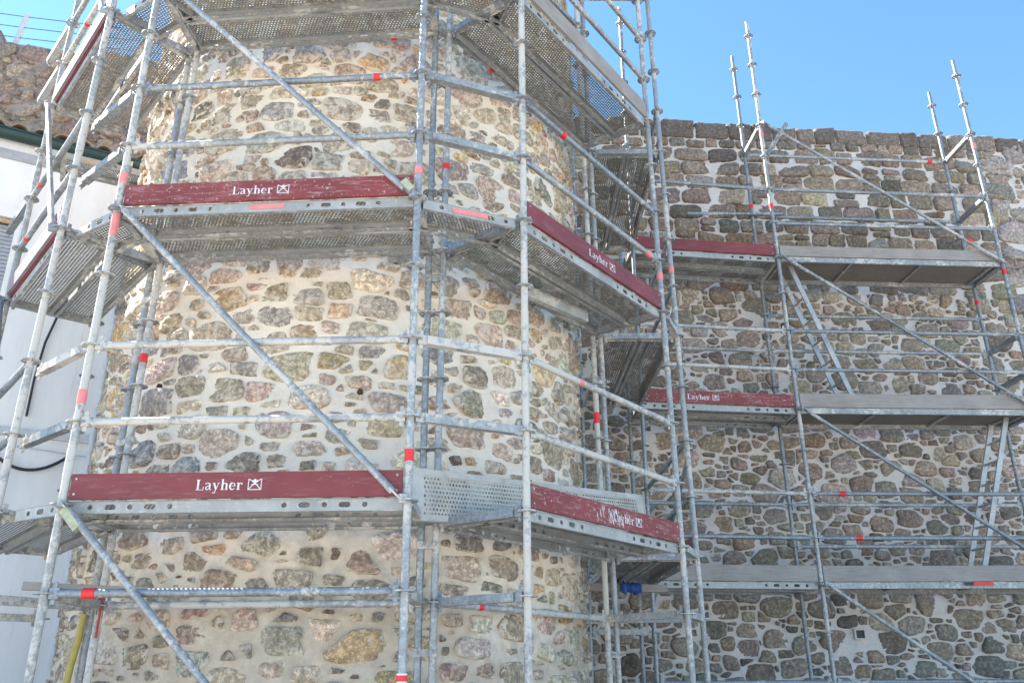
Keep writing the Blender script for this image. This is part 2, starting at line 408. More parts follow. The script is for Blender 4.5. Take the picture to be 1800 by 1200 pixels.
def stones_mesh(name, cells, mapper, palette, Mn, relief, zfac, seed, me_mortar):
    """one mesh: the mortar bed and every stone set in it; slot 0 mortar, slot 1 stone"""
    g = np.random.default_rng(seed); th = np.arange(Mn) * 2 * math.pi / Mn
    rings = ((1.02, None), (0.985, 0.30), (0.91, 0.80), (0.62, 0.98), (0.28, 1.0))
    V, Fc, C = [], [], []; base = 0
    bw = np.array([p[0] for p in palette]); bw = bw / bw.sum()
    fl = []
    for j in range(len(rings) - 1):
        for i in range(Mn):
            i2 = (i + 1) % Mn
            fl.append((j * Mn + i, j * Mn + i2, (j + 1) * Mn + i2, (j + 1) * Mn + i))
    cidx = len(rings) * Mn
    tri = [((len(rings) - 1) * Mn + i, (len(rings) - 1) * Mn + (i + 1) % Mn, cidx) for i in range(Mn)]
    quads, tris = [], []
    for (x, y, r, ang, dist, an, p) in cells:
        cs = np.cos(th[:, None] - ang[None, :]); q = np.maximum(cs, 0) / dist[None, :]
        rr = 1.0 / np.maximum((q ** p).sum(1) ** (1 / p), 1e-3)
        rr = np.minimum(rr, r * 2.6)
        kk = 0.35 if an == 1.0 else 1.0
        rr = rr * (1 + kk * 0.05 * np.sin(2 * th + g.random() * 6.28) + kk * 0.04 * np.sin(3 * th + g.random() * 6.28) + 0.03 * np.sin(5 * th + g.random() * 6.28) + g.normal(size=Mn) * 0.026)
        hh = relief * ((0.25 + 1.0 * g.random()) if an != 1.0 else (0.75 + 0.4 * g.random())); tx, ty = g.normal() * 0.17, g.normal() * 0.17
        S, T, Hh, A = [], [], [], []
        for (s_, hf) in rings:
            sx = rr * s_ * np.cos(th) * an; sy = rr * s_ * np.sin(th)
            hz = np.full(Mn, -0.035) if hf is None else hh * hf + (tx * sx + ty * sy) * (0.6 + 0.4 * hf) + g.normal(size=Mn) * relief * (0.16 if s_ > 0.9 else 0.10)
            S.append(x + sx); T.append(y + sy); Hh.append(hz); A.append(np.full(Mn, s_ if hf is not None else 1.05))
        S = np.concatenate(S + [[x]]); T = np.concatenate(T + [[y]]); Hh = np.concatenate(Hh + [[hh * 1.02]]); A = np.concatenate(A + [[0.0]])
        V.append(mapper(S, T, Hh))
        k = g.choice(len(palette), p=bw); col = np.array(palette[k][1]) * (0.78 + 0.44 * g.random()) * (1 + g.normal(size=3) * 0.035)
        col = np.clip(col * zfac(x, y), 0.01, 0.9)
        C.append(np.concatenate([np.tile(col, (len(S), 1)), A[:, None]], 1))
        quads.append(np.array(fl) + base); tris.append(np.array(tri) + base); base += len(S)
    V = np.concatenate(V); C = np.concatenate(C); quads = np.concatenate(quads); tris = np.concatenate(tris)
    mv, mf = me_mortar; nv = len(V)
    allv = np.concatenate([V, mv]); mf = np.array(mf) + nv
    me = bpy.data.meshes.new(name)
    nq, nt_, nm = len(quads), len(tris), len(mf)
    me.vertices.add(len(allv)); me.vertices.foreach_set('co', allv.astype(np.float32).ravel())
    loops = np.concatenate([quads.ravel(), tris.ravel(), mf.ravel()]).astype(np.int32)
    me.loops.add(len(loops)); me.loops.foreach_set('vertex_index', loops)
    tot = np.concatenate([np.full(nq, 4), np.full(nt_, 3), np.full(nm, 4)]).astype(np.int32)
    st = np.concatenate([[0], np.cumsum(tot)[:-1]]).astype(np.int32)
    me.polygons.add(len(tot)); me.polygons.foreach_set('loop_start', st)
    me.polygons.foreach_set('material_index', np.concatenate([np.ones(nq + nt_), np.zeros(nm)]).astype(np.int32))
    me.polygons.foreach_set('use_smooth', np.ones(len(tot), bool))
    me.update(calc_edges=True); me.validate()
    at = me.color_attributes.new('tint', 'FLOAT_COLOR', 'POINT')
    Cm = np.concatenate([C, np.tile([0.5, 0.45, 0.4, 1.0], (len(mv), 1))]).astype(np.float32)
    at.data.foreach_set('color', Cm.ravel())
    return me

def bed(mapper, s0, s1, t0, t1, step, amp, seed, extra=None):
    ns, ntt = int((s1 - s0) / step) + 1, int((t1 - t0) / step) + 1
    S = np.linspace(s0, s1, ns); T = np.linspace(t0, t1, ntt); SS, TT = np.meshgrid(S, T)
    hv = np.array([noise.fractal(Vector((a * 5 + seed, b * 5, seed)), 1.0, 2.0, 3) for a, b in zip(SS.ravel(), TT.ravel())]) * amp
    if extra is not None: hv = hv + extra(SS.ravel(), TT.ravel())
    v = mapper(SS.ravel(), TT.ravel(), hv)
    i = np.arange(ns - 1)[None, :] + np.arange(ntt - 1)[:, None] * ns; i = i.ravel()
    return v, np.stack([i, i + 1, i + 1 + ns, i + ns], 1)

# --- round tower
PUTLOGS = [(-2.668, 6.154, 2.08), (-1.107, 5.909, 1.946)]
TC = (-1.57, 8.06); TR = 2.2; TOPZ = 9.2
S_A = rad(150) * TR                       # arc length origin
S_W = rad(262) * TR
def tower_map(S, T, H):
    a = (S + S_A) / TR
    flare = 0.045 * np.clip((1.6 - T) / 3.0, 0, 1) ** 1.3
    R = TR + H + flare
    return np.stack([TC[0] + R * np.cos(a), TC[1] + R * np.sin(a), T], 1)
PAL_T = [(5, (0.455, 0.36, 0.265)), (5, (0.38, 0.31, 0.24)), (4, (0.43, 0.37, 0.305)), (1.5, (0.54, 0.39, 0.235)), (2.0, (0.43, 0.315, 0.25)),
         (3, (0.34, 0.30, 0.26)), (0.35, (0.27, 0.27, 0.265)), (0.5, (0.46, 0.28, 0.16)), (5, (0.60, 0.50, 0.39)), (1.2, (0.25, 0.20, 0.155))]
cells = rubble(S_W, TOPZ - GZ, [(0.095, 0.135, 1500), (0.062, 0.09, 6000), (0.034, 0.052, 9000), (0.018, 0.028, 3500)], 1.6,
               lambda g, y: 0.005 + 0.010 * g.random() + 0.010 * max(0, min(1, (3.0 - (y + GZ)) / 2.5)), 11, 1.12)
cells = [(x, y + GZ, *rest) for (x, y, *rest) in cells]
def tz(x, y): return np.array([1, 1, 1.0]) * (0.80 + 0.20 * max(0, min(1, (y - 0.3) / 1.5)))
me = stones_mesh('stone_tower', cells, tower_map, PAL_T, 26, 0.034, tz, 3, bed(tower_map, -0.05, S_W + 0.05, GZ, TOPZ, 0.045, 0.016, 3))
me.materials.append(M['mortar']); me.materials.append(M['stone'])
tower = bpy.data.objects.new('stone_tower', me); COL.objects.link(tower)
tag(tower, 'round rubble stone tower with cream mortar joints, wrapped by scaffolding', 'tower')
mb = MB()   # the far side and the flat top of the tower
a0, a1 = rad(52), rad(150); n = 24
vs = []
for i in range(n + 1):
    a = a0 + (a1 - a0) * i / n
    for z in (GZ, TOPZ): vs.append((TC[0] + TR * math.cos(a), TC[1] + TR * math.sin(a), z))
mb.add(vs, [(2 * i, 2 * i + 2, 2 * i + 3, 2 * i + 1) for i in range(n)], None, True)
mb.add([(TC[0] + (TR - .004) * math.cos(k * 6.2832 / 48), TC[1] + (TR - .004) * math.sin(k * 6.2832 / 48), TOPZ - .004) for k in range(48)], [tuple(range(48))])
mb.build('rear_face', M['mortar'], tower)

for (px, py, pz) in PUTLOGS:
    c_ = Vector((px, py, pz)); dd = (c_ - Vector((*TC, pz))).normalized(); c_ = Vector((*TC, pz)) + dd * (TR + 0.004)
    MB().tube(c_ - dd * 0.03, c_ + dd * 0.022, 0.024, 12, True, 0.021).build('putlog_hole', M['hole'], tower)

# --- curtain wall behind the right-hand scaffold
WP = np.array([3.293, 10.686]); WD = np.array([0.99622, 0.08692]); WN = np.array([-0.08692, 0.99622])
WS0, WS1, WTOP, SEAM = -3.2, 8.5, 7.53, 3.92
def wall_map(S, T, H):
    return np.stack([WP[0] + WD[0] * S - WN[0] * H, WP[1] + WD[1] * S - WN[1] * H, T], 1)
PAL_W = [(6, (0.27, 0.225, 0.18)), (4, (0.32, 0.27, 0.215)), (3, (0.235, 0.21, 0.18)), (1.5, (0.31, 0.28, 0.25)), (0.5, (0.28, 0.20, 0.145)), (0.7, (0.17, 0.15, 0.125)), (0.8, (0.36, 0.31, 0.245))]
cells = []
CZ = 4.95
top = courses(WS0, SEAM - 0.04, CZ, WTOP - 0.115, 0.20, 0.28, 0.011, 21)
lowr = rubble(WS1 - WS0, CZ - 0.02 - GZ, [(0.11, 0.15, 900), (0.075, 0.11, 5000), (0.045, 0.07, 12000), (0.022, 0.04, 9000)], 1.45,
              lambda g, y: 0.005 + 0.010 * g.random(), 31, 1.2)
lowr = [(x + WS0, y + GZ, *rest) for (x, y, *rest) in lowr]
rt = rubble(WS1 - SEAM, WTOP - 0.12 - CZ, [(0.13, 0.19, 1200), (0.08, 0.13, 4000), (0.04, 0.08, 6000)], 1.25, lambda g, y: 0.008 + 0.008 * g.random(), 41, 1.25)
rt = [(x + SEAM, y + CZ, *rest) for (x, y, *rest) in rt]
HX, HZ = 0.83, 0.485                       # putlog hole in the wall
lowr = [c for c in lowr if not (abs(c[0] - HX) < 0.06 + c[2] * 1.0 and abs(c[1] - HZ) < 0.06 + c[2] * 0.8)]
cells = top + lowr + rt
def wz(x, y):
    f_ = np.array([1.0, 1.0, 1.0])
    if x > SEAM: return f_ * (0.98, 1.0, 1.05)
    if y > CZ: return np.array([0.80, 0.76, 0.735])
    if y < 1.0: return f_ * 0.85
    return f_ * (0.97, 0.95, 0.95)
me = stones_mesh('stone_wall', cells, wall_map, PAL_W, 22, 0.040, wz, 5, bed(wall_map, WS0, WS1, GZ, WTOP + 0.09, 0.06, 0.010, 9))
me.materials.append(M['wmortar']); me.materials.append(M['wstone'])
wall = bpy.data.objects.new('stone_wall', me); COL.objects.link(wall)
tag(wall, 'long old stone wall, squared blocks above and rubble below, behind the three-deck scaffold', 'wall')
def w3(s, z, h=0.0): return Vector((WP[0] + WD[0] * s - WN[0] * h, WP[1] + WD[1] * s - WN[1] * h, z))
mb = MB()   # back and top of the wall
mb.add([w3(WS0, GZ, -0.65), w3(WS1, GZ, -0.65), w3(WS1, WTOP + .085, -0.61), w3(WS0, WTOP + .085, -0.61), w3(WS0, WTOP + .085, -0.01), w3(WS1, WTOP + .085, -0.01), w3(WS1, GZ, 0), w3(WS0, GZ, 0)],
       [(1, 0, 3, 2), (3, 4, 5, 2), (1, 2, 5, 6), (0, 7, 4, 3)])
mb.build('wall_core', M['wmortar'], wall)
# weathered coping blocks along the top, each a rough lump right through the thickness
def lump(mb, c, hx, hy, hz, ex, ey, seed, amp=0.02, n=6):
    vs = []; idx = {}; fs = []
    def vid(i, j, k):
        key = (i, j, k)
        if key in idx: return idx[key]
        p = np.array([i, j, k]) / n * 2 - 1
        q = np.sign(p) * (1 - (1 - np.abs(p)) ** 1.2)
        rad_ = (np.abs(q) ** 12).sum() ** (1 / 12)
        q = q / max(rad_, 1) if rad_ > 1 else q
        w_ = Vector(c) + ex * (q[0] * hx) + ey * (q[1] * hy) + Vector((0, 0, 1)) * (q[2] * hz)
        nn = noise.fractal(w_ * 7 + Vector((seed, 0, 0)), 1.0, 2.0, 4) * amp
        d = (ex * q[0] + ey * q[1] + Vector((0, 0, 1)) * q[2]).normalized()
        idx[key] = len(vs); vs.append(w_ + d * nn); return idx[key]
    for a in range(n):
        for b in range(n):
            for s_ in (0, n):
                for ax in range(3):
                    q = []
                    for (da, db) in ((0, 0), (1, 0), (1, 1), (0, 1)):
                        t = [0, 0, 0]; t[ax] = s_; t[(ax + 1) % 3] = a + da; t[(ax + 2) % 3] = b + db; q.append(vid(*t))
                    fs.append(q if s_ else q[::-1])
    mb.add(vs, fs, None, True)
mb = MB(); s = WS0; g = np.random.default_rng(77)
exw, eyw = Vector((*WD, 0)), Vector((*WN, 0))
cop_cols = []
while s < WS1:
    L = 0.26 + 0.28 * g.random(); h = 0.25 + 0.05 * g.random() + (0.03 if s < 0 else 0)
    nv0 = len(mb.v)
    lump(mb, w3(s + L / 2, WTOP - 0.115 + h / 2, -0.28), L / 2 - 0.003, 0.325, h / 2, exw, eyw, s * 3, 0.03)
    cc = np.array([0.165, 0.135, 0.115]) * (0.7 + 0.6 * g.random()); cop_cols += [(*cc, 0.35)] * (len(mb.v) - nv0)
    s += L
cop = mb.build('coping', M['wstone'], wall)
at = cop.data.color_attributes.new('tint', 'FLOAT_COLOR', 'POINT'); at.data.foreach_set('color', np.array(cop_cols, np.float32).ravel())
hole = MB(); c = w3(HX, HZ, 0.03)       # square putlog hole: black block set into the bed, painting in the hole's shade
hole.box(w3(HX, HZ, -0.005), exw * 0.052, eyw * 0.025, Vector((0, 0, 0.045)))
hole.build('putlog_hole', M['black'], wall)
frame = MB()
for (dx, dz, hx_, hz_) in ((-0.062, 0, 0.010, 0.062), (0.062, 0, 0.010, 0.062), (0, 0.054, 0.052, 0.009), (0, -0.054, 0.052, 0.009)):
    frame.box(w3(HX + dx, HZ + dz, 0.004), exw * hx_, eyw * 0.034, Vector((0, 0, hz_)))
frame.build('hole_surround', M['wmortar'], wall)

# ------------------------------------------------------------------ left-hand house and ruined wall
FA = Vector((-5.648, 7.907, 0)); FB = Vector((-4.363, 8.623, 0)); FD = (FB - FA).normalized(); FN = Vector((-FD.y, FD.x, 0))
def fp(s, z, h=0.0): return Vector((FA.x + FD.x * s - FN.x * h, FA.y + FD.y * s - FN.y * h, z))
FL, FR, FT = -4.0, 1.50, 5.58
house = thing('white_house', fp(0, GZ), 'white rendered house with dark green gutter and clay roof tiles, left of the tower', 'house')
hl = tuple(house.location)
mb = MB()
WX0, WX1, WZ0, WZ1 = -0.85, 0.36, 3.0, 4.62   # window opening
for (a, b, c, d) in ((FL, WX0, GZ, FT), (WX1, FR, GZ, FT), (WX0, WX1, WZ1, FT), (WX0, WX1, GZ, WZ0)):
    mb.box(fp((a + b) / 2, (c + d) / 2, -0.15), FD * (b - a) / 2, FN * 0.15, Vector((0, 0, (d - c) / 2)))
mb.box(fp((FL + FR) / 2, (GZ + FT) / 2 - .01, -2.2), FD * ((FR - FL) / 2 - .002), FN * 1.9, Vector((0, 0, (FT - GZ) / 2 - .012)))
mb.build('wall', M['render'], house, hl)
mb = MB()
mb.box(fp((FL + FR) / 2, 5.40, 0.012), FD * (FR - FL) / 2, FN * 0.012, Vector((0, 0, 0.055)))
mb.build('eaves_band', M['shade_grey'], house, hl)
MB().box(fp((FL + FR) / 2, 2.33, 0.02), FD * (FR - FL) / 2, FN * 0.02, Vector((0, 0, 0.04))).build('string_course', M['pipe'], house, hl)
win = MB()
win.box(fp((WX0 + WX1) / 2, WZ1 + 0.06, 0.03), FD * ((WX1 - WX0) / 2 + 0.05), FN * 0.03, Vector((0, 0, 0.055)))
win.box(fp(WX1 + 0.025, (WZ0 + WZ1) / 2, 0.006), FD * 0.024, FN * 0.03, Vector((0, 0, (WZ1 - WZ0) / 2)))
wf = win.build('window', M['render'], house, hl)
MB().box(fp((WX0 + WX1) / 2, WZ1 - 0.03, 0.02), FD * ((WX1 - WX0) / 2), FN * 0.012, Vector((0, 0, 0.022))).build('orange_strip', M['orange'], wf, hl)
sh = MB(); z = WZ0
while z < WZ1 - 0.06:
    sh.box(fp((WX0 + WX1) / 2, z + 0.022, -0.05), FD * ((WX1 - WX0) / 2 - .003), FN * 0.012 + Vector((0, 0, 0.004)), Vector((0, 0, 0.0195)))
    z += 0.045
sh.build('roller_shutter', M['shade_grey'], wf, hl)
gt = MB(); nseg = 10      # half-round gutter
for j in range(nseg):
    a, b = math.pi * j / nseg, math.pi * (j + 1) / nseg
    q = []
    for t, sp in ((a, FL), (a, FR + 0.06), (b, FR + 0.06), (b, FL)):
        q.append(fp(sp, 5.62 - 0.075 * math.sin(t), 0.09 + 0.075 * math.cos(t)))
    gt.add(q, [(0, 1, 2, 3)], None, True)
for e in (FL, FR + 0.06):
    gt.add([fp(e, 5.62 - 0.075 * math.sin(math.pi * j / nseg), 0.09 + 0.075 * math.cos(math.pi * j / nseg)) for j in range(nseg + 1)], [tuple(range(nseg + 1))])
gt.box(fp((FL + FR) / 2, 5.635, 0.166), FD * (FR - FL) / 2, FN * 0.006, Vector((0, 0, 0.012)))
gt.build('gutter', M['green'], house, hl)
MB().tube(fp(FR - 0.03, GZ, 0.04), fp(FR - 0.03, 5.54, 0.04), 0.035).build('downpipe', M['pipe'], house, hl)
rf = MB()
rs = Vector((0, 0, 1)) * 0.30 + FN * 0.95; rs.normalize()
rf.add([fp(FL, 5.64, 0.02), fp(FR, 5.64, 0.02), fp(FR, 5.64, 0.02) + rs * 2.2, fp(FL, 5.64, 0.02) + rs * 2.2], [(0, 1, 2, 3)])
s = FL + 0.1; g = np.random.default_rng(5)
while s < FR:
    o = fp(s, 5.67, 0.10 + g.normal() * 0.01); up = FN.cross(FD).normalized() * -1
    up = Vector((0, 0, 1)); n_ = 8; vs = []
    for (t, k) in ((0, 1.0), (2.2, 0.9)):
        for rr_ in (0.095, 0.080):
            for j in range(n_ + 1):
                a = math.pi * j / n_; vs.append(o + rs * t + FD * (math.cos(a) * rr_ * k) + up * (math.sin(a) * rr_ * k + 0.01 * t))
    m_ = n_ + 1; fs = []
    for j in range(n_):
        fs += [(j, j + 1, 2 * m_ + j + 1, 2 * m_ + j), (m_ + j, 3 * m_ + j, 3 * m_ + j + 1, m_ + j + 1), (j, m_ + j, m_ + j + 1, j + 1)]
    rf.add(vs, fs, None, True); s += 0.215
rf.build('roof', M['tile'], house, hl)

ruin = MB()   # ragged old wall standing above and behind the roof
r0_, r1_ = Vector((-13.0, 8.9, 0)), Vector((-2.2, 10.75, 0)); rd_ = (r1_ - r0_); RL = rd_.length; rd_.normalize(); rn_ = Vector((-rd_.y, rd_.x, 0))
NX, NZ = 110, 46; vs = []
for side in (0, 1):
    for i in range(NX + 1):
        s = RL * i / NX
        tp = 8.55 + 0.10 * noise.fractal(Vector((s * 1.6, 3.1, 0)), 1, 2, 4) + 0.12 * max(0, noise.noise(Vector((s * 2.6, 9, 0)))) + (0.25 if 5.3 < s < 5.75 else 0)
        for j in range(NZ + 1):
            z = GZ + (tp - GZ) * (j / NZ)
            p = r0_ + rd_ * s + Vector((0, 0, z))
            d = 0.07 * noise.fractal(Vector((p.x * 2.2, p.z * 3.0, side * 5)), 1, 2, 4)
            vs.append(p + rn_ * ((0.0 - d) if side == 0 else (0.7 + d)))
fs = []; m_ = NZ + 1; N_ = (NX + 1) * m_
for i in range(NX):
    for j in range(NZ):
        a = i * m_ + j; fs.append((a, a + m_, a + m_ + 1, a + 1)); a += N_; fs.append((a + 1, a + m_ + 1, a + m_, a))
    a = i * m_ + NZ; fs.append((a, a + m_, a + m_ + N_, a + N_))
ruin.add(vs, fs, None, True)
rw = tag(ruin.build('ruined_wall', M['ruin']), 'ragged brown old masonry wall rising behind the roof of the white house', 'wall')
def ruin_map(S, T, H):
    return np.stack([r0_.x + rd_.x * S - rn_.x * (H + .02), r0_.y + rd_.y * S - rn_.y * (H + .02), T], 1)
rc = rubble(6.4, 3.3, [(0.10, 0.15, 500), (0.07, 0.10, 1500), (0.03, 0.06, 2500)], 1.4, lambda g, y: 0.006 + 0.01 * g.random(), 61, 1.25)
rc = [(x + 4.4, y + 5.15, *rest) for (x, y, *rest) in rc]
PAL_R = [(4, (0.30, 0.235, 0.19)), (3, (0.25, 0.20, 0.17)), (2, (0.36, 0.29, 0.235)), (1.5, (0.19, 0.155, 0.13)), (1, (0.34, 0.24, 0.19))]
me = stones_mesh('rough_facing', rc, ruin_map, PAL_R, 16, 0.05, lambda x, y: np.ones(3), 12, bed(ruin_map, 4.3, 10.8, 5.1, 8.42, 0.07, 0.05, 14))
me.materials.append(M['ruin']); me.materials.append(M['rstone'])
ro = bpy.data.objects.new('rough_facing', me); COL.objects.link(ro); ro.parent = rw
fence = thing('wire_fence', (-7.2, 10.1, 8.5), 'thin wire fence with slanted pale post on top of the ragged old wall', 'fence')
fl = tuple(fence.location)
for p_ in ((-7.27, 10.0), (-9.6, 9.7)):
    MB().bar((p_[0], p_[1], 8.45), (p_[0] + 0.10, p_[1], 9.22), 0.055, 0.055, (0, 1, 0)).build('post', M['pipe'], fence, fl)
MB().bar((-4.8, 10.45, 8.3), (-4.75, 10.45, 9.25), 0.05, 0.05, (0, 1, 0)).build('post', M['pipe'], fence, fl)
for q, z in enumerate((9.18, 8.98, 8.79, 8.62)):
    MB().path([(-9.6, 9.7, z + 0.12), (-8.4, 9.86, z + .1), (-7.2, 10.0, z), (-6.0, 10.2, z - 0.02), (-4.77, 10.45, z)], 0.006, 5).build('wire', M['black'], fence, fl)

# ------------------------------------------------------------------ scaffold kit
SD = {  # position at z=K(3) and lean per metre, fitted from the photograph
 'I2r': (-.505, 5.66, .001, -.012), 'I2l': (-.6095, 5.6645, -.0035, -.012), 'I4l': (.7455, 7.2821, -.008, -.015), 'I4r': (.8255, 7.384, -.009, -.012),
 'S5': (1.5421, 7.3824, -.0088, -.0098), 'S4': (1.3166, 6.8231, -.0032, .0081), 'L1': (-3.1621, 5.2719, -.0063, .0335), 'L2': (-4.2112, 6.4942, -.0137, .0267),
 'I1': (-2.6615, 5.7845, .0084, .0057), 'S1': (-2.6444, 5.0019, -.0134, .0261), 'S2': (-.6148, 4.8982, -.0068, 0), 'S3': (.0854, 5.223, .0001, -.0212),
 'Ra': (3.3887, 9.7169, -.0022, -.0069), 'Rb': (3.3572, 10.3842, -.0032, .0009), 'Rc': (6.2863, 10.5311, .0059, .0173), 'Rd': (6.3097, 9.8448, .008, .0167),
 'C3': (1.4905, 9.4471, .0062, -.0071), 'C4': (.80, 9.43, 0, 0), 'IL1': (-2.76, 5.87, .006, .004), 'IL2': (-3.68, 6.97, -.006, .01),
 'W3': (1.45, 10.20, .003, 0), 'M1': (-4.75, 7.12, -.01, .01)}
def sp(n, k):
    x, y, tx, ty = SD[n]; z = K(k); dz = z - K(3)
    return Vector((x + tx * dz, y + ty * dz, z))
# rosette, shared by every standard
def rosette_mesh():
    m = MB(); N = 24; h = 0.0045
    def annulus(ra, rb):
        vs = []
        for (rr_, zz) in ((ra, -h), (rb, -h), (rb, h), (ra, h)):
            for i in range(N): vs.append((rr_ * math.cos(i * 2 * math.pi / N), rr_ * math.sin(i * 2 * math.pi / N), zz))
        fs = []
        for q in range(4):
            for i in range(N): fs.append((q * N + i, ((q + 1) % 4) * N + i, ((q + 1) % 4) * N + (i + 1) % N, q * N + (i + 1) % N))
        m.add(vs, fs)
    annulus(0.050, 0.062); annulus(0.0245, 0.033)
    for i in range(8):
        a = i * math.pi / 4 + 0.2; d = Vector((math.cos(a), math.sin(a), 0)); p = Vector((-d.y, d.x, 0))
        m.box(d * 0.0415, d * 0.0095, p * (0.011 if i % 2 else 0.005), (0, 0, h - 0.0003))
    return m.mesh('rosette', M['galv'])
ROS = rosette_mesh()
TUBE = 0.02415
def standard(bay, n, kmin, kmax, top=0.0, mat='galv', skip=(), label=None):
    L = tuple(bay.location); m = MB(); a = sp(n, kmin - 0.3); b = sp(n, kmax + top)
    m.tube(a, b, TUBE, 16)
    seed = sum(map(ord, n)); k = int(kmin) + (seed % 4)
    while k < kmax:                      # spigot joints: a slightly wider sleeve every 2 m
        p = sp(n, k + 0.30); q = sp(n, k + 0.66); m.tube(p, q, TUBE + 0.0022, 16); k += 4
    o = m.build('standard', M[mat], bay, L)
    if label: o['label'] = label
    for k in range(math.ceil(kmin), int(kmax) + 1):
        if k in skip: continue
        r_ = bpy.data.objects.new('rosette', ROS); COL.objects.link(r_); r_.parent = o
        r_.location = sp(n, k) - Vector(L); r_.rotation_euler = (0, 0, (seed + k) * 0.7)
    return o
def heads(m, a, b, sz=1.0):
    """wedge heads at both ends, clasping the rosettes"""
    d = (b - a).normalized(); side = d.cross(Vector((0, 0, 1))).normalized()
    for p, s_ in ((a, 1), (b, -1)):
        c_ = p + d * s_ * 0.058
        m.box(c_, d * 0.028, side * 0.017, Vector((0, 0, 0.030 * sz)))
        m.box(p + d * s_ * 0.052 + Vector((0, 0, 0.004)), d * 0.012, side * 0.0032, Vector((0, 0, 0.062 * sz)))
def ledger(bay, n1, n2, k1, k2=None, mat='galv', e1=0, e2=0, label=None):
    k2 = k1 if k2 is None else k2; L = tuple(bay.location)
    a, b = sp(n1, k1), sp(n2, k2); d = (b - a).normalized(); m = MB()
    m.tube(a + d * (0.075 - e1), b - d * (0.075 - e2), TUBE, 14); heads(m, a, b)
    o = m.build('ledger', M[mat], bay, L)
    if label: o['label'] = label
    o['_seg'] = 0; del o['_seg']
    return o, a, b
def transom(bay, n1, n2, k, mat='beam', name='transom', stop=1.0, zoff=0.0, q=None):
    L = tuple(bay.location); a = sp(n1, k); b = q if q is not None else sp(n2, k)
    a = a + Vector((0, 0, zoff)); b = b + Vector((0, 0, zoff)); d = (b - a).normalized(); m = MB(); e = a + (b - a) * stop
    side = d.cross(Vector((0, 0, 1))).normalized(); up = side.cross(d)
    p, r_ = a + d * 0.085, e - d * (0.085 if stop >= 0.99 else 0.0)
    m.bar(p - up * 0.022, r_ - up * 0.022, 0.050, 0.005)           # U profile: floor and two flanges
    for s_ in (-1, 1): m.bar(p + side * s_ * 0.0265, r_ + side * s_ * 0.0265, 0.004, 0.054)
    heads(m, a, b if stop >= 0.99 else e + d * 0.05)
    return m.build(name, M[mat], bay, L)
def brace(bay, n1, k1, n2, k2, out=None, mat='galv', r=0.0215):
    L = tuple(bay.location); a, b = sp(n1, k1), sp(n2, k2); h = Vector((b.x - a.x, b.y - a.y, 0)).normalized(); nrm = Vector((h.y, -h.x, 0))
    if out is not None and nrm.dot(out) < 0: nrm = -nrm
    a2, b2 = a + nrm * 0.055 + h * 0.035, b + nrm * 0.055 - h * 0.035; d = (b2 - a2).normalized(); m = MB()
    m.tube(a2 + d * 0.06, b2 - d * 0.06, r, 14)
    for p, s_, q in ((a2, 1, a), (b2, -1, b)):
        m.bar(p - d * s_ * 0.0, p + d * s_ * 0.11, 0.012, 0.05, nrm)
        m.bar(q + nrm * 0.02, q + nrm * 0.075 + h * s_ * 0.03, 0.03, 0.05)
    return m.build('diagonal_brace', M[mat], bay, L)
def deck(bay, a, b, width, inward, mat='perf', name='steel_deck', sheet_mat=None, label=None, web='web', zt=0.022):
    """a plank from a to b (its outer edge), reaching `width` inward: perforated sheet, side webs with holes, bottom flanges, end hooks"""
    L = tuple(bay.location); a, b = Vector(a), Vector(b); d = (b - a); LEN = d.length; d.normalize(); inn = Vector(inward).normalized()
    inn = (inn - d * inn.dot(d)).normalized(); up = Vector((0, 0, 1)); t = zt; H = 0.072
    m = MB(); c0, c1, c2, c3 = a + up * t, b + up * t, b + up * t + inn * width, a + up * t + inn * width
    m.add([c0, c1, c2, c3], [(0, 1, 2, 3)], [[(0, 0), (LEN, 0), (LEN, width), (0, width)]])
    root = m.build(name, M[mat], bay, L)
    if label: root['label'] = label
    for off, sg in ((0.0, 1), (width, -1)):
        m = MB(); o = inn * off
        m.add([a + o + up * (t - H), b + o + up * (t - H), b + o + up * (t + .0), a + o + up * (t + .0)], [(0, 1, 2, 3)], [[(0, 0), (LEN, 0), (LEN, H), (0, H)]])
        rail = m.build('side_rail', M[web], root, (0, 0, 0)); rail.data.transform(Matrix.Translation(-Vector(L)))
        m = MB()
        for zz in (t - H, t - 0.003):
            p = a + o + up * zz + inn * sg * 0.0125; q = b + o + up * zz + inn * sg * 0.0125
            m.bar(p, q, 0.025, 0.003)
        m.bar(a + o + up * (t - H + 0.008) + inn * sg * 0.025, b + o + up * (t - H + 0.008) + inn * sg * 0.025, 0.003, 0.014)
        m.build('rail_flange', M['flange'], root, L)
    for p, s_ in ((a, 1), (b, -1)):
        m = MB(); m.box(p + d * s_ * 0.006 + inn * width / 2 + up * (t - 0.03), d * 0.004, inn * (width / 2 - 0.006), up * 0.028)
        for k in (0.2, 0.8): m.box(p - d * s_ * 0.02 + inn * width * k + up * (t - 0.012), d * 0.028, inn * 0.02, up * 0.008)
        m.build('end_hook', M['flange'], root, L)
    return root
def bay_decks(bay, n1, n2, k, inward, n=2, skip=(), e=0.03, first=0.02, **kw):
    a, b = sp(n1, k), sp(n2, k); inn = Vector(inward).normalized(); d = (b - a).normalized(); out = []
    inn = (inn - d * inn.dot(d)); inn.z = 0; inn.normalize()
    for i in range(n):
        if i in skip: out.append(None); continue
        o = inn * (first + i * 0.345)
        out.append(deck(bay, a + o + d * e, b + o - d * e, 0.32, inn, **kw))
    return out

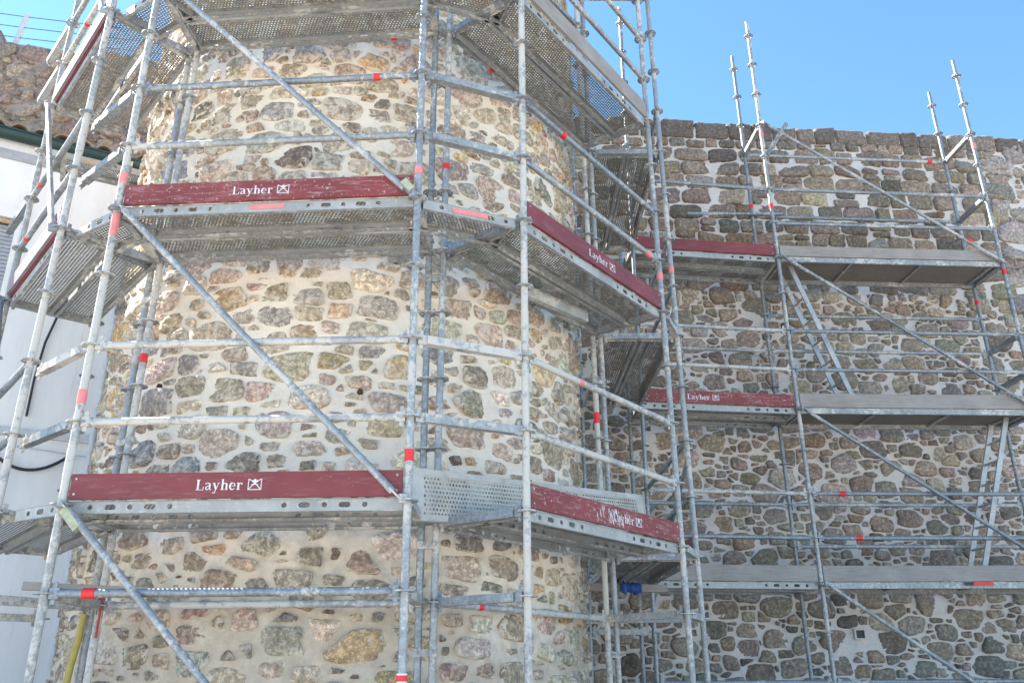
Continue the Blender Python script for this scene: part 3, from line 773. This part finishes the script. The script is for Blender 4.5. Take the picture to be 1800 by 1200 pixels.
# --- lettering: strokes of the maker's name and emblem, as they stand on the toe boards
def ribbon(pts, w_):
    if isinstance(w_, (int, float)): w_ = [w_] * len(pts)
    L_, R_ = [], []
    for i, (x, y) in enumerate(pts):
        x0, y0 = pts[max(i - 1, 0)]; x1, y1 = pts[min(i + 1, len(pts) - 1)]
        l = math.hypot(x1 - x0, y1 - y0) or 1; nx, ny = -(y1 - y0) / l, (x1 - x0) / l
        L_.append((x + nx * w_[i] / 2, y + ny * w_[i] / 2)); R_.append((x - nx * w_[i] / 2, y - ny * w_[i] / 2))
    return [[L_[i], R_[i], R_[i + 1], L_[i + 1]] for i in range(len(pts) - 1)]
def arc(cx, cy, rx, ry, a0, a1, n=10): return [(cx + rx * math.cos(rad(a0 + (a1 - a0) * i / n)), cy + ry * math.sin(rad(a0 + (a1 - a0) * i / n))) for i in range(n + 1)]
def glyphs():
    S, s_ = 0.13, 0.035; G = []
    def bar(x0, y0, x1, y1, w_): return ribbon([(x0, y0), (x1, y1)], w_)
    o = 0.0                                                            # L
    G += bar(o + .14, 0, o + .14, .70, S) + bar(o, .018, o + .5, .018, .036) + bar(o + .02, .682, o + .28, .682, .036) + bar(o + .485, .0, o + .52, .22, .05)
    o = .62                                                            # a
    G += ribbon(arc(o + .16, .36, .15, .115, 160, 0, 8), [.07, .07, .06, .05, .05, .06, .09, .11, .12]) + bar(o + .31, .36, o + .31, .08, .12) + ribbon(arc(o + .37, .08, .06, .06, 180, 330, 5), .05)
    G += ribbon([(o + .28, .30), (o + .12, .24), (o + .05, .14), (o + .08, .045), (o + .18, .03), (o + .27, .10)], [.04, .06, .10, .08, .06, .04])
    o = 1.12                                                           # y
    G += bar(o + .08, .46, o + .25, .03, .12) + bar(o + .40, .46, o + .18, -.13, .05) + ribbon(arc(o + .10, -.13, .09, .06, 0, -150, 6), .06)
    G += bar(o - .01, .462, o + .19, .462, .034) + bar(o + .30, .462, o + .48, .462, .034)
    o = 1.66                                                           # h
    G += bar(o + .12, 0, o + .12, .72, .12) + bar(o, .018, o + .24, .018, .036) + bar(o + .02, .70, o + .12, .70, .036) + ribbon(arc(o + .27, .32, .13, .13, 160, 0, 8), [.05, .05, .05, .05, .06, .08, .10, .12, .12])
    G += bar(o + .40, .32, o + .40, 0, .12) + bar(o + .29, .018, o + .51, .018, .036)
    o = 2.23                                                           # e
    G += ribbon(arc(o + .22, .235, .17, .22, 5, 325, 18), [.06] * 3 + [.05] * 3 + [.12] * 6 + [.09] * 3 + [.05] * 4) + bar(o + .08, .25, o + .40, .25, .035)
    o = 2.72                                                           # r
    G += bar(o + .12, 0, o + .12, .46, .12) + bar(o, .018, o + .25, .018, .036) + bar(o + .01, .455, o + .12, .455, .036) + ribbon(arc(o + .27, .28, .13, .17, 160, 60, 6), .05) + ribbon(arc(o + .34, .40, .035, .035, 0, 360, 8), .05)
    E_ = []                                                            # emblem: notched frame, crossed limbs, dot
    o = 3.50; w_ = .055
    E_ += bar(o, 0, o, .72, w_) + bar(o + .86, 0, o + .86, .72, w_) + bar(o - .02, 0, o + .88, 0, w_) + ribbon([(o, .70), (o + .2, .60), (o + .42, .42)], w_) + ribbon([(o + .86, .70), (o + .66, .60), (o + .44, .42)], w_)
    E_ += bar(o + .05, .05, o + .60, .62, .06) + bar(o + .81, .05, o + .26, .62, .06) + ribbon(arc(o + .43, .62, .045, .045, 0, 360, 10), .09) + bar(o + .20, .34, o + .66, .34, .045)
    return G, E_
GL, EM = glyphs()
def toe_board(bay, n1, n2, k, out, mat='red', text=None, e1=0.035, e2=0.035, label=None, off=-0.005, h=0.15, skip_top=False, sc=0.088, z0=0.028, thick=0.026, zt=0.0):
    L = tuple(bay.location); a, b = sp(n1, k), sp(n2, k); d = (b - a).normalized(); out = Vector(out); out.z = 0; nrm = Vector((d.y, -d.x, 0)).normalized()
    if nrm.dot(out) < 0: nrm = -nrm
    p, q = a + d * e1 + nrm * off, b - d * e2 + nrm * off; up = Vector((0, 0, 1)); m = MB()
    m.box((p + q) / 2 + up * (z0 + h / 2), (q - p) / 2, nrm * thick / 2, up * h / 2)
    o = m.build('toe_board', M[mat], bay, L)
    if label: o['label'] = label
    m = MB()
    for e_, s_ in ((p, 1), (q, -1)):
        for zz in (0.03, h - 0.03):
            c_ = e_ + d * s_ * 0.03 + nrm * (thick / 2) + up * (z0 + zz); MB().tube(c_, c_ + nrm * 0.004, 0.007, 10).build('rivet', M['alu'], o, L)
    if text is not None:
        right = Vector((-nrm.y, nrm.x, 0)); start = p if (q - p).dot(right) > 0 else q
        org = start + right * text + nrm * (thick / 2 + 0.0012) + up * (z0 + 0.045)
        for nm, G in (('lettering', GL), ('emblem', EM)):
            m = MB(); gg = np.random.default_rng(int(k) + 3)
            for i_, quad in enumerate(G):
                if skip_top and nm == 'lettering' and i_ in (2,): continue
                zz = (i_ % 5) * 0.0002
                m.poly([(x * sc, y * sc) for x, y in quad], org + nrm * zz, right, up, nrm, 0.0006)
            m.build(nm, M['white'], o, L)
    return o
def band(parent, bay, a, b, t, length=0.045, r=0.0262, mat='tape', name='tape_band'):
    a, b = Vector(a), Vector(b); p = a + (b - a) * t; d = (b - a).normalized()
    m = MB(); m.tube(p - d * length / 2, p + d * length / 2, r, 14)
    return m.build(name, M[mat], parent, tuple(bay.location))
def coupler(bay, p, q, name='coupler'):
    """double coupler joining two standards"""
    p, q = Vector(p), Vector(q); L = tuple(bay.location); d = (q - p).normalized(); side = Vector((-d.y, d.x, 0)); m = MB()
    m.box((p + q) / 2, d * ((q - p).length / 2 + 0.03), side * 0.014, Vector((0, 0, 0.022)))
    for c_ in (p, q):
        m.tube(c_ - Vector((0, 0, 0.024)), c_ + Vector((0, 0, 0.024)), 0.032, 14)
        m.tube(c_ - side * 0.03, c_ - side * 0.075, 0.008, 8); m.box(c_ - side * 0.05, d * 0.012, side * 0.006, Vector((0, 0, 0.012)))
    return m.build(name, M['galv_dirty'], bay, L)
KB = (GZ - Z0) / 0.5 + 0.3        # level index of the ground

# ================================================================== front bay (S1 S2 / I1 I2l)
A = thing('scaffold_bay', (-1.6, 5.0, GZ), 'front scaffold bay across the round tower, with two lettered red boards and long diagonal braces', 'scaffold', 'scaffold bays around the round tower')
toT = Vector((0.06, 1, 0))
sS1 = standard(A, 'S1', KB, 12, mat='galv_dirty'); sS2 = standard(A, 'S2', KB, 12)
sI1 = standard(A, 'I1', KB, 12, mat='galv_dirty'); sI2 = standard(A, 'I2l', KB, 9, mat='galv_blue')
for k in (1, 2, 5, 9, 10): ledger(A, 'S1', 'S2', k, mat='galv_dirty' if k in (1, 2) else 'galv')
o, a, b = ledger(A, 'S1', 'S2', 6, mat='galv_blue'); band(o, A, a, b, 0.845)
o, a, b = ledger(A, 'S1', 'S2', -1, mat='galv_blue'); band(o, A, a, b, 0.125, 0.07, 0.030)
ledger(A, 'I1', 'I2l', -1, mat='galv_dirty'); ledger(A, 'I1', 'I2l', 4)
o, a, b = ledger(A, 'I1', 'I2l', 8); band(o, A, a, b, 0.83)
for k in (-1, 0, 4, 8):
    transom(A, 'S1', 'I1', k); transom(A, 'S2', 'I2l', k)
outA = Vector((0, -1, 0))
brace(A, 'S1', 12, 'S2', 8, outA); brace(A, 'S1', 8, 'S2', 4, outA); brace(A, 'S1', 4, 'S2', 0, outA); brace(A, 'S1', 0, 'S2', -4, outA)
for k in (0, 4, 8): bay_decks(A, 'S1', 'S2', k, toT)
dA = toe_board(A, 'S1', 'S2', 0, outA, text=0.745)
toe_board(A, 'S1', 'S2', 4, outA, text=0.745, skip_top=True, mat='red_worn', label='red toe board with its lettering partly worn away')
toe_board(A, 'S1', 'S2', 8, outA)
# link pieces of the corner between the front bay and the next one
for k in (1, 2, 5, 6, 9): transom(A, 'S2', 'S3', k, name='link_beam', mat='galv_dirty' if k == 2 else 'beam')
def sticker(bay, a, b, t, length, out, zc=-0.012, mat='pink', h=0.032):
    a, b = Vector(a), Vector(b); d = (b - a).normalized(); c_ = a + (b - a) * t + Vector((0, 0, zc)); n_ = Vector((d.y, -d.x, 0)).normalized()
    if n_.dot(out) < 0: n_ = -n_
    m = MB(); m.box(c_ + n_ * 0.003, d * length / 2, n_ * 0.001, Vector((0, 0, h / 2)))
    return m.build('sticker', M[mat], bay, tuple(bay.location))
for k in (4, 8):
    a, b = sp('S2', k), sp('S3', k); d = (b - a).normalized(); inn = Vector((-d.y, d.x, 0))
    deck(A, a + d * 0.05 + inn * 0.03, b - d * 0.05 + inn * 0.03, 0.32, inn, label='short corner deck filling the gap beside the second upright')
    if k == 4: sticker(A, a + inn * 0.03, b + inn * 0.03, 0.5, 0.26, -inn)
a, b = sp('S1', 4), sp('S2', 4); sticker(A, a + Vector((0, .02, 0)), b + Vector((0, .02, 0)), 0.50, 0.24, outA)
def vband(st, bay, n, k, length=0.07, mat='tape', r=0.0275):
    a = sp(n, k); return band(st, bay, a - Vector((0, 0, 0.01)), a + Vector((0, 0, 0.01)), 0.5, length, r, mat)
vband(sS1, A, 'S1', 4.47, 0.09, 'pink'); vband(sS1, A, 'S1', 3.75, 0.16, 'pink', .0268); vband(sS1, A, 'S1', 1.32, 0.09, 'pink')
vband(sS2, A, 'S2', 4.42, 0.06, 'pink'); vband(sS2, A, 'S2', 0.53, 0.07, 'tape'); vband(sS2, A, 'S2', -1.95, 0.10, 'white', .029); vband(sS2, A, 'S2', -1.9, 0.03, 'tape', .030); vband(sS2, A, 'S2', -2.02, 0.02, 'tape', .030)
vband(sI1, A, 'I1', 2.42, 0.07, 'tape')
for k in (3.55, -0.28, -1.6): coupler(A, sp('I2l', k), sp('I2r', k))
for k in (1.2, 3.4): coupler(A, sp('I1', k), sp('IL1', k))
# yellow paint marks where the braces clasp
for n_, k, s_ in (('S1', 0, 1), ('S2', 4, -1)):
    a = sp(n_, k) + Vector((0.05 * s_, -0.06, -0.04)) if s_ == 1 else sp(n_, k) + Vector((-0.09, -0.06, 0.09))
    MB().bar(a, a + Vector((0.10, 0, -0.11)) if s_ == 1 else a + Vector((0.06, 0, -0.07)), 0.047, 0.047, (0, 1, 0)).build('painted_clasp', M['yellowish'], A, tuple(A.location))

# ================================================================== second bay (S3 S4 / I2r I4l)
B = thing('scaffold_bay', (0.7, 6.0, GZ), 'scaffold bay slanting back round the tower, with a mortar-splashed red board at its lowest deck', 'scaffold', 'scaffold bays around the round tower')
toB = Vector((-0.79, 0.61, 0)); outB = -toB
sS3 = standard(B, 'S3', KB, 12, mat='galv_dirty'); sS4 = standard(B, 'S4', KB, 13)
sI2r = standard(B, 'I2r', KB, 9); sI4 = standard(B, 'I4l', KB, 12.4, mat='galv_dirty')
for k in (1, 5, 9, 10): ledger(B, 'S3', 'S4', k, mat='galv_dirty' if k in (1,) else 'galv')
o, a, b = ledger(B, 'S3', 'S4', 2, mat='galv_dirty'); band(o, B, a, b, 0.32, 0.05, .0262, 'pink')
o, a, b = ledger(B, 'S3', 'S4', 6, mat='galv_blue'); band(o, B, a, b, 0.26, 0.05, .030)
o, a, b = ledger(B, 'I2r', 'I4l', -1, mat='galv_dirty'); band(o, B, a, b, 0.22)
o, a, b = ledger(B, 'I2r', 'I4l', 8); band(o, B, a, b, 0.27)
ledger(B, 'I2r', 'I4l', 4); ledger(B, 'I2r', 'I4l', 11, mat='galv_blue')
for k in (-1, 0, 4, 8):
    transom(B, 'S3', 'I2r', k, mat='galv_blue'); transom(B, 'S4', 'I4l', k)
bay_decks(B, 'S3', 'S4', 0, toB); bay_decks(B, 'S3', 'S4', 4, toB); bay_decks(B, 'S3', 'S4', 8, toB)
toe_board(B, 'S3', 'S4', 4, outB, text=0.80)
tb = toe_board(B, 'S3', 'S4', 0, outB, text=0.95, mat='red_worn', label='dark red toe board with white mortar splashed over the lettering')
a, b = sp('S3', 0), sp('S4', 0); d = (b - a).normalized(); n_ = Vector((d.y, -d.x, 0)); g = np.random.default_rng(8); m = MB()
for i in range(34):       # dried mortar runs
    u_ = 0.95 + g.normal() * 0.10; z_ = 0.16 - abs(g.normal()) * 0.045; l_ = 0.015 + g.random() * 0.045; ww = 0.0015 + 0.005 * g.random() ** 2
    p0 = a + d * u_ + n_ * 0.0105 + Vector((0, 0, z_)); ex_ = (d * (0.25 + 0.1 * g.normal()) * 1 + Vector((0, 0, -1))).normalized()
    pts = [(0, -ww * .4), (l_ * .5, -ww), (l_, -ww * 1.1), (l_ + ww, 0), (l_, ww), (l_ * .45, ww * .8), (0, ww * .3)]
    m.poly(pts, p0, ex_, d, n_, 0.0012 + 0.0002 * (i % 6))
m.build('mortar_splash', M['white'], tb, tuple(B.location))
toe_board(B, 'S3', 'S4', 8, outB, mat='timber', h=0.17, label='pale grey plank used as a toe board on the top deck', off=0.0)
vband(sI2r, B, 'I2r', 5.45, 0.05, 'tape'); vband(sI4, B, 'I4l', 2.38, 0.10, 'tape'); vband(sS4, B, 'S4', 4.7, 0.07, 'pink')
band(*(lambda o: (o[0], B, o[1], o[2], 0.95))(ledger(B, 'S3', 'S4', 5, mat='galv'))[:4], 0.08, .0262, 'pink') if False else None
a, b = sp('S3', 5), sp('S4', 5); band(sS4, B, a, b, 0.90, 0.09, .0265, 'pink')
# battened timber lying along the inner edge, under the middle deck
bt = MB(); p = Vector((0.115, 6.149, K(3.78))); q = Vector((0.63, 6.68, K(3.78))); bt.bar(p, q, 0.05, 0.075)
bt.bar(p + Vector((.0, .0, .0425)), q + Vector((0, 0, .0425)), 0.07, 0.008)
bt.build('inner_batten', M['alu'], B, tuple(B.location))['label'] = 'pale batten under the inner edge of the middle deck'

# ================================================================== third bay, running back to the wall (S5 I4r / C3 C4)
Cb = thing('scaffold_bay', (1.2, 8.4, GZ), 'narrow scaffold bay in the corner between the round tower and the long wall', 'scaffold', 'scaffold bays around the round tower')
outC = Vector((1, 0, 0)); toC = -outC
sS5 = standard(Cb, 'S5', KB, 13); standard(Cb, 'I4r', KB, 12.4); standard(Cb, 'C3', KB, 15, 0.55, mat='galv_blue'); standard(Cb, 'C4', KB, 15, 0.3, mat='galv_blue')
for k in (1, 2, 5, 6, 9): ledger(Cb, 'S5', 'C3', k, mat='galv_blue')
for k in (-1, 0, 4, 8, 12): transom(Cb, 'S5', 'I4r', k); transom(Cb, 'C3', 'C4', k) if k < 12 else None
for k in (0, 4, 8):
    bay_decks(Cb, 'S5', 'C3', k, toC); toe_board(Cb, 'S5', 'C3', k, outC)
brace(Cb, 'C3', 0, 'S5', 2, outC, mat='galv_blue')
for k in (-1, 0, 4): transom(Cb, 'S4', 'S5', k, name='link_beam')
for k in (12, 9): ledger(Cb, 'S4', 'S5', k) if k == 12 else None
vband(sS5, Cb, 'S5', 5.37, 0.07, 'pink')
coupler(Cb, sp('I4l', -1.55), sp('I4r', -1.55)); coupler(Cb, sp('I4l', 3.1), sp('I4r', 3.1))

# ================================================================== left bays (L1 L2 / IL1 IL2)
Lb = thing('scaffold_bay', (-3.4, 6.0, GZ), 'scaffold bay left of the tower beside the white house, perforated decks seen from below', 'scaffold', 'scaffold bays around the round tower')
outL = Vector((-0.75, -0.66, 0)); toL = -outL
sL1 = standard(Lb, 'L1', KB, 12, mat='galv_dirty'); sL2 = standard(Lb, 'L2', KB, 12); standard(Lb, 'IL1', KB, 9.4); standard(Lb, 'IL2', KB, 9.4, mat='galv_blue')
for k in (1, 2, 5, 10): ledger(Lb, 'L1', 'L2', k, mat='galv_blue')
o, a, b = ledger(Lb, 'L1', 'L2', 6, mat='galv_blue'); band(o, Lb, a, b, 0.80)
o, a, b = ledger(Lb, 'L1', 'L2', 9); band(o, Lb, a, b, 0.55)
a, b = sp('L1', 5), sp('L2', 5); band(sL2, Lb, a, b, 0.84)
brace(Lb, 'L2', 8, 'L1', 4, outL); brace(Lb, 'L2', 4, 'L1', 0, outL, mat='galv_blue'); brace(Lb, 'L2', 12, 'L1', 8, outL, mat='alu')
for k in (-1, 0, 4, 8):
    transom(Lb, 'L1', 'IL1', k, mat='galv_blue' if k == 4 else 'beam'); transom(Lb, 'L2', 'IL2', k)
for k in (0, 4, 8): bay_decks(Lb, 'L1', 'L2', k, toL)
for k in (4, 8): toe_board(Lb, 'L1', 'L2', k, outL, off=-0.02, h=0.12)
for k in (4, 8): toe_board(Lb, 'L1', 'L2', k, outL, mat='mauve', off=0.010, z0=0.045, label='faded mauve board fixed outside the red one')
for k in (1, 2, 5, 6): transom(Lb, 'S1', 'L1', k, name='link_beam', q=sp('L1', k) + Vector((-.10, .10, 0)) if False else sp('L1', k) + Vector((-0.04, 0.16, -0.03)), mat='galv_dirty' if k == 2 else 'galv_blue', stop=1.0)
for k in (0, 4, 8):
    a, b = sp('L1', k), sp('S1', k); d = (b - a).normalized(); inn = Vector((-d.y, d.x, 0))
    deck(Lb, a + d * 0.10 + inn * 0.06, b - d * 0.05 + inn * 0.03, 0.32, inn, label='short corner deck beside the leftmost upright of the front bay')
for k in (6, 9, 10): transom(Lb, 'L2', 'M1', k, name='link_beam', stop=0.95, mat='alu' if k > 8 else 'galv_blue')
# plank reaching on towards the house
a, b = Vector((-4.62, 7.26, K(8))), Vector((-3.86, 7.66, K(8))); inn = Vector((-0.46, 0.88, 0))
dm = deck(Lb, a, b, 0.32, inn, label='end plank of the top deck, overhanging towards the white house')
sticker(Lb, a, b, 0.45, 0.16, -inn, -0.02, 'orange')
for t_ in (0.15, 0.85):
    p = a + (b - a) * t_; MB().bar(p - Vector((0, 0, 0.075)) - inn * 0.25, p - Vector((0, 0, 0.075)) + inn * 0.42, 0.045, 0.05).build('bracket', M['beam'], Lb, tuple(Lb.location))

# ================================================================== wall scaffold (C3 - Ra - Rd)
W = thing('wall_scaffold', (4.2, 10.0, GZ), 'long three-deck scaffold along the stone wall, its bare uprights rising above the wall top', 'scaffold')
outW = Vector((0.087, -0.996, 0)); toW = -outW
sRa = standard(W, 'Ra', KB, 15, 0.5); sRb = standard(W, 'Rb', KB, 15, 0.5, mat='galv_blue'); sRc = standard(W, 'Rc', KB, 14, 0.5, mat='galv_blue'); sRd = standard(W, 'Rd', KB, 14, 0.55, mat='galv_blue')
standard(W, 'W3', KB, 9, mat='galv_blue')
for k in (9, 6, 5, 10, -2): ledger(W, 'Ra', 'Rd', k, mat='galv_blue')
for k, t in ((2, 0.13), (1, 0.17)):
    o, a, b = ledger(W, 'Ra', 'Rd', k, mat='galv_blue'); band(o, W, a, b, t, 0.07, .029)
o, a, b = ledger(W, 'Rb', 'Rc', 12); band(o, W, a, b, 0.92, 0.07, .029)
for k in (10, 7, 6, 2, 1): ledger(W, 'Rb', 'Rc', k, mat='galv_blue' if k > 6 else 'galv')
for k in (10, 6, 5, 2, 1, -2): ledger(W, 'C3', 'Ra', k, mat='galv_dirty' if k in (6, 5, 2) else 'galv_blue')
for k in (6, 2): ledger(W, 'W3', 'Rb', k)
a = sp('Rb', 10) + Vector((0, -0.06, 0.0)); MB().tube(a + Vector((-0.92, -0.02, 0)), a + Vector((0.4, 0, 0)), TUBE, 14).build('tube_extension', M['galv_blue'], W, tuple(W.location))
for k in (0, 4, 8, 12): transom(W, 'Ra', 'Rb', k, mat='alu' if k == 12 else 'beam')
for k in (0, 4, 8): transom(W, 'C3', 'W3', k)
for k in (12, 10, 8, 6, 5, 4, 0): transom(W, 'Rd', 'Rc', k, mat='galv_blue')
o = brace(W, 'Ra', 12, 'Rd', 8, outW); brace(W, 'Ra', 8, 'Rd', 4, outW, mat='galv_blue'); brace(W, 'Ra', 4, 'Rd', 0, outW, mat='galv_blue'); brace(W, 'Ra', 0, 'Rd', -4, outW)
band(o, W, sp('Ra', 12) + outW * .055, sp('Rd', 8) + outW * .055, 0.86, 0.07, .029)
vband(sRa, W, 'Ra', 9.5, 0.06); vband(sRb, W, 'Rb', 10.3, 0.06); vband(sRc, W, 'Rc', 7.5, 0.06); vband(sRd, W, 'Rd', 7.75, 0.07); vband(sRa, W, 'Ra', 11.7, 0.08, 'pink'); vband(sRd, W, 'Rd', 11.6, 0.09, 'pink')
for k in (8, 4): bay_decks(W, 'C3', 'Ra', k, toW)
bay_decks(W, 'C3', 'Ra', 0, toW)
toe_board(W, 'C3', 'Ra', 8, outW); toe_board(W, 'C3', 'Ra', 4, outW, text=0.52, mat='red_worn')
toe_board(W, 'C3', 'Ra', 0, outW, mat='timber', h=0.17, label='grey timber toe board on the lowest deck')
def ply_deck(bay, n1, n2, k, inward):
    L = tuple(bay.location); a, b = sp(n1, k), sp(n2, k); inn = Vector(inward).normalized(); d = (b - a).normalized(); inn = (inn - d * inn.dot(d)); inn.z = 0; inn.normalize()
    a, b = a + inn * 0.02 + d * 0.03, b + inn * 0.02 - d * 0.03; up = Vector((0, 0, 1)); Wd = 0.64; LEN = (b - a).length
    m = MB(); m.box((a + b) / 2 + inn * Wd / 2 + up * 0.016, d * (LEN / 2 - .002), inn * (Wd / 2 - 0.004), up * 0.006)
    root = m.build('plywood_deck', M['ply'], bay, L)
    for o_ in (0.0, Wd): MB().bar(a + inn * o_ - up * 0.012, b + inn * o_ - up * 0.012, 0.028, 0.068).build('side_rail', M['flange'], root, L)
    for t in (0.02, 0.335, 0.655, 0.98):
        p = a + (b - a) * t; MB().bar(p + inn * 0.015 - up * 0.002, p + inn * (Wd - 0.015) - up * 0.002, 0.03, 0.022).build('cross_rib', M['flange'], root, L)
    return root
for k in (0, 4, 8):
    ply_deck(W, 'Ra', 'Rd', k, toW)
    toe_board(W, 'Ra', 'Rd', k, outW, mat='timber', h=0.145 if k == 8 else 0.17, label=['grey timber toe board on the lowest deck', 'grey timber toe board on the middle deck', 'grey timber toe board on the highest deck'][k // 4])
a, b = sp('Ra', 0), sp('Rd', 0); sticker(W, a + outW * .016, b + outW * .016, 0.62, 0.22, outW, 0.0, 'tape', 0.035); sticker(W, a + outW * .016, b + outW * .016, 0.565, 0.09, outW, 0.0, 'black', 0.035)
# short arm standing off the high rail
p = sp('Ra', 11) + Vector((0.02, -0.05, 0)); MB().bar(p, p + Vector((0.28, -0.10, 0.42)), 0.045, 0.045).build('loose_arm', M['galv_blue'], W, tuple(W.location))

# ================================================================== loose things
def ladder(base, top, wide, label, nr):
    base, top = Vector(base), Vector(top); c = (base + top) / 2; t = thing('ladder', base, label, 'ladder', 'ladders in the wall scaffold'); L = tuple(base)
    side = Vector((0.087, -0.996, 0)) * -1; d = (top - base).normalized()
    for s_ in (-1, 1):
        MB().bar(base + side * s_ * wide / 2, top + side * s_ * wide / 2, 0.025, 0.060, Vector((1, 0, 0)).cross(side)).build('side_rail', M['alu'], t, L)
    for i in range(nr):
        p = base + (top - base) * ((i + 0.6) / nr); MB().tube(p - side * wide / 2, p + side * wide / 2, 0.014, 8).build('rung', M['alu'], t, L)
    return t
ladder((4.235, 10.165, K(4) + 0.03), (3.525, 10.105, K(8) + 0.25), 0.30, 'aluminium ladder leaning left between the middle and highest deck', 8)
ladder((5.33, 10.22, K(0) + 0.03), (6.10, 10.29, K(4) + 0.10), 0.30, 'aluminium ladder leaning right below the middle deck', 8)

s3, s4 = sp('S3', 0), sp('S4', 0); d = (s4 - s3); d.z = 0; d.normalize(); inn = Vector((-d.y, d.x, 0))
pn = thing('deck_panel', s3 + inn * 0.36, 'pale perforated steel deck panel stood on edge on the lowest deck behind the red board', 'deck panel'); L = tuple(pn.location)
p0, p1 = s3 + inn * 0.60 - d * 0.40 + Vector((0, 0, -0.035)), s3 + inn * 0.60 + d * 2.50 + Vector((0, 0, 0.235)); lean = inn * 0.02 + Vector((0, 0, 0.33))
m = MB(); m.add([p0, p1, p1 + lean, p0 + lean], [(0, 1, 2, 3)], [[(0, 0), (2.9, 0), (2.9, 0.32), (0, 0.32)]]); m.build('sheet', M['panel_perf'], pn, L)
fm = MB()
upv = lean.normalized(); dv = (p1 - p0).normalized()
for e_, s_ in ((p0, 1), (p1, -1)): fm.box(e_ + dv * s_ * 0.06 + lean / 2 - inn * 0.002, dv * 0.06, inn * 0.0012, upv * 0.155)
for q_ in (0.06, 0.94): fm.box((p0 + p1) / 2 + lean * q_ - inn * 0.003, dv * 1.44, inn * 0.0008, upv * 0.018)
for q in (Vector((0, 0, 0)), lean): fm.bar(p0 + q + inn * 0.03, p1 + q + inn * 0.03, 0.06, 0.006)
for q in (p0, p1): fm.bar(q + inn * 0.01, q + lean + inn * 0.01, 0.05, 0.01, d)
fm.build('rim', M['panel_rim'], pn, L)

ba = sp('S1', -0.92) + Vector((-0.22, 0.16, 0.02)); bb = sp('S1', -0.92) + Vector((0.55, 0.42, 0.0))
mb = MB(); mb.bar(ba, bb, 0.05, 0.045); tag(mb.build('timber_batten', M['timber']), 'short weathered batten tucked behind the leftmost front upright, under the lowest deck', 'batten')
ys = MB(); x, y, z = sp('IL1', -1.1); ys.path([(x - 0.02, y - 0.05, z), (x - 0.03, y - 0.05, z - 0.15), (x - 0.05, y - 0.05, z - 0.3), (x - 0.06, y - 0.05, z - 0.43)], 0.022, 10)
tag(ys.build('hose', M['yellow']), 'yellow hose hanging beside the inner left upright, below the lowest deck', 'hose')
rs_ = MB(); x, y, z = sp('I1', -0.9); rs_.path([(x + 0.02, y - 0.04, z), (x + 0.025, y - 0.045, z - 0.12), (x + 0.02, y - 0.04, z - 0.25)], 0.008, 8); rs_.tube((x + .02, y - .04, z - .02), (x + .022, y - .04, z + .03), 0.02, 10)
tag(rs_.build('strap', M['dull_red']), 'thin red strap tied round the inner left upright', 'strap')
# blue rag on a timber prop in the corner
pr = MB(); c = Vector((0.95, 8.55, K(-0.28))); pr.bar(c + Vector((-0.25, 0, 0.01)), c + Vector((0.55, 0.1, 0)), 0.06, 0.07)
tag(pr.build('timber_prop', M['timber']), 'short timber prop in the corner between tower and wall, under the lowest deck', 'prop')
rg = MB(); vs = []; N_ = 16; Ms = 14
for i in range(N_ + 1):
    for j in range(Ms):
        a_ = 2 * math.pi * j / Ms; q = c + Vector((0.09 + 0.20 * i / N_, 0.02 * i / N_ - 0.01, 0.0)); rr_ = 0.042 + 0.030 * noise.noise(Vector((i * 0.9, math.cos(a_) * 2.4, math.sin(a_) * 2.4)))
        rr_ *= (0.75 if i in (0, N_) else 1); vs.append(q + Vector((0, math.cos(a_) * rr_, math.sin(a_) * rr_ * 1.1)))
rg.add(vs, [(i * Ms + j, i * Ms + (j + 1) % Ms, (i + 1) * Ms + (j + 1) % Ms, (i + 1) * Ms + j) for i in range(N_) for j in range(Ms)] + [tuple(range(Ms))[::-1], tuple(range(N_ * Ms, N_ * Ms + Ms))], None, True)
tag(rg.build('rag', M['blue']), 'crumpled blue rag wrapped round the timber prop', 'rag')
# cables on the house wall
def cable(pts, r, name, label, cat='cable', mat='black'):
    tag(MB().path(pts, r, 8).build(name, M[mat]), label, cat)
cable([fp(1.10, 4.0, .03), fp(0.99, 3.75, .05), fp(0.92, 3.6, .05), fp(0.86, 3.3, .04), fp(0.83, 2.9, .03), fp(.83, 2.5, .03)], 0.012, 'cable', 'black cable running down the white house wall under the left deck')
pp = [fp(0.62 + 0.66 * i / 14, 1.93 + 0.62 * ((i / 14 - 0.5) ** 2) + 0.05 * (i / 14), 0.06) for i in range(15)]
cable(pp, 0.016, 'cable', 'thick black cable sagging in a curve across the white house wall')
cable([fp(0.7, 2.19, .02), fp(1.1, 2.17, .03), fp(1.45, 2.15, .02)], 0.006, 'cable', 'thin grey cable strung almost level above the sagging black cable', mat='pipe')
# downpipe and dark pole in the corner of tower and wall
cable([(0.62, 9.75, GZ), (0.60, 9.75, 6.3)], 0.045, 'corner_pipe', 'dark bluish pipe standing in the corner behind the tower', 'pipe', 'galv_blue')
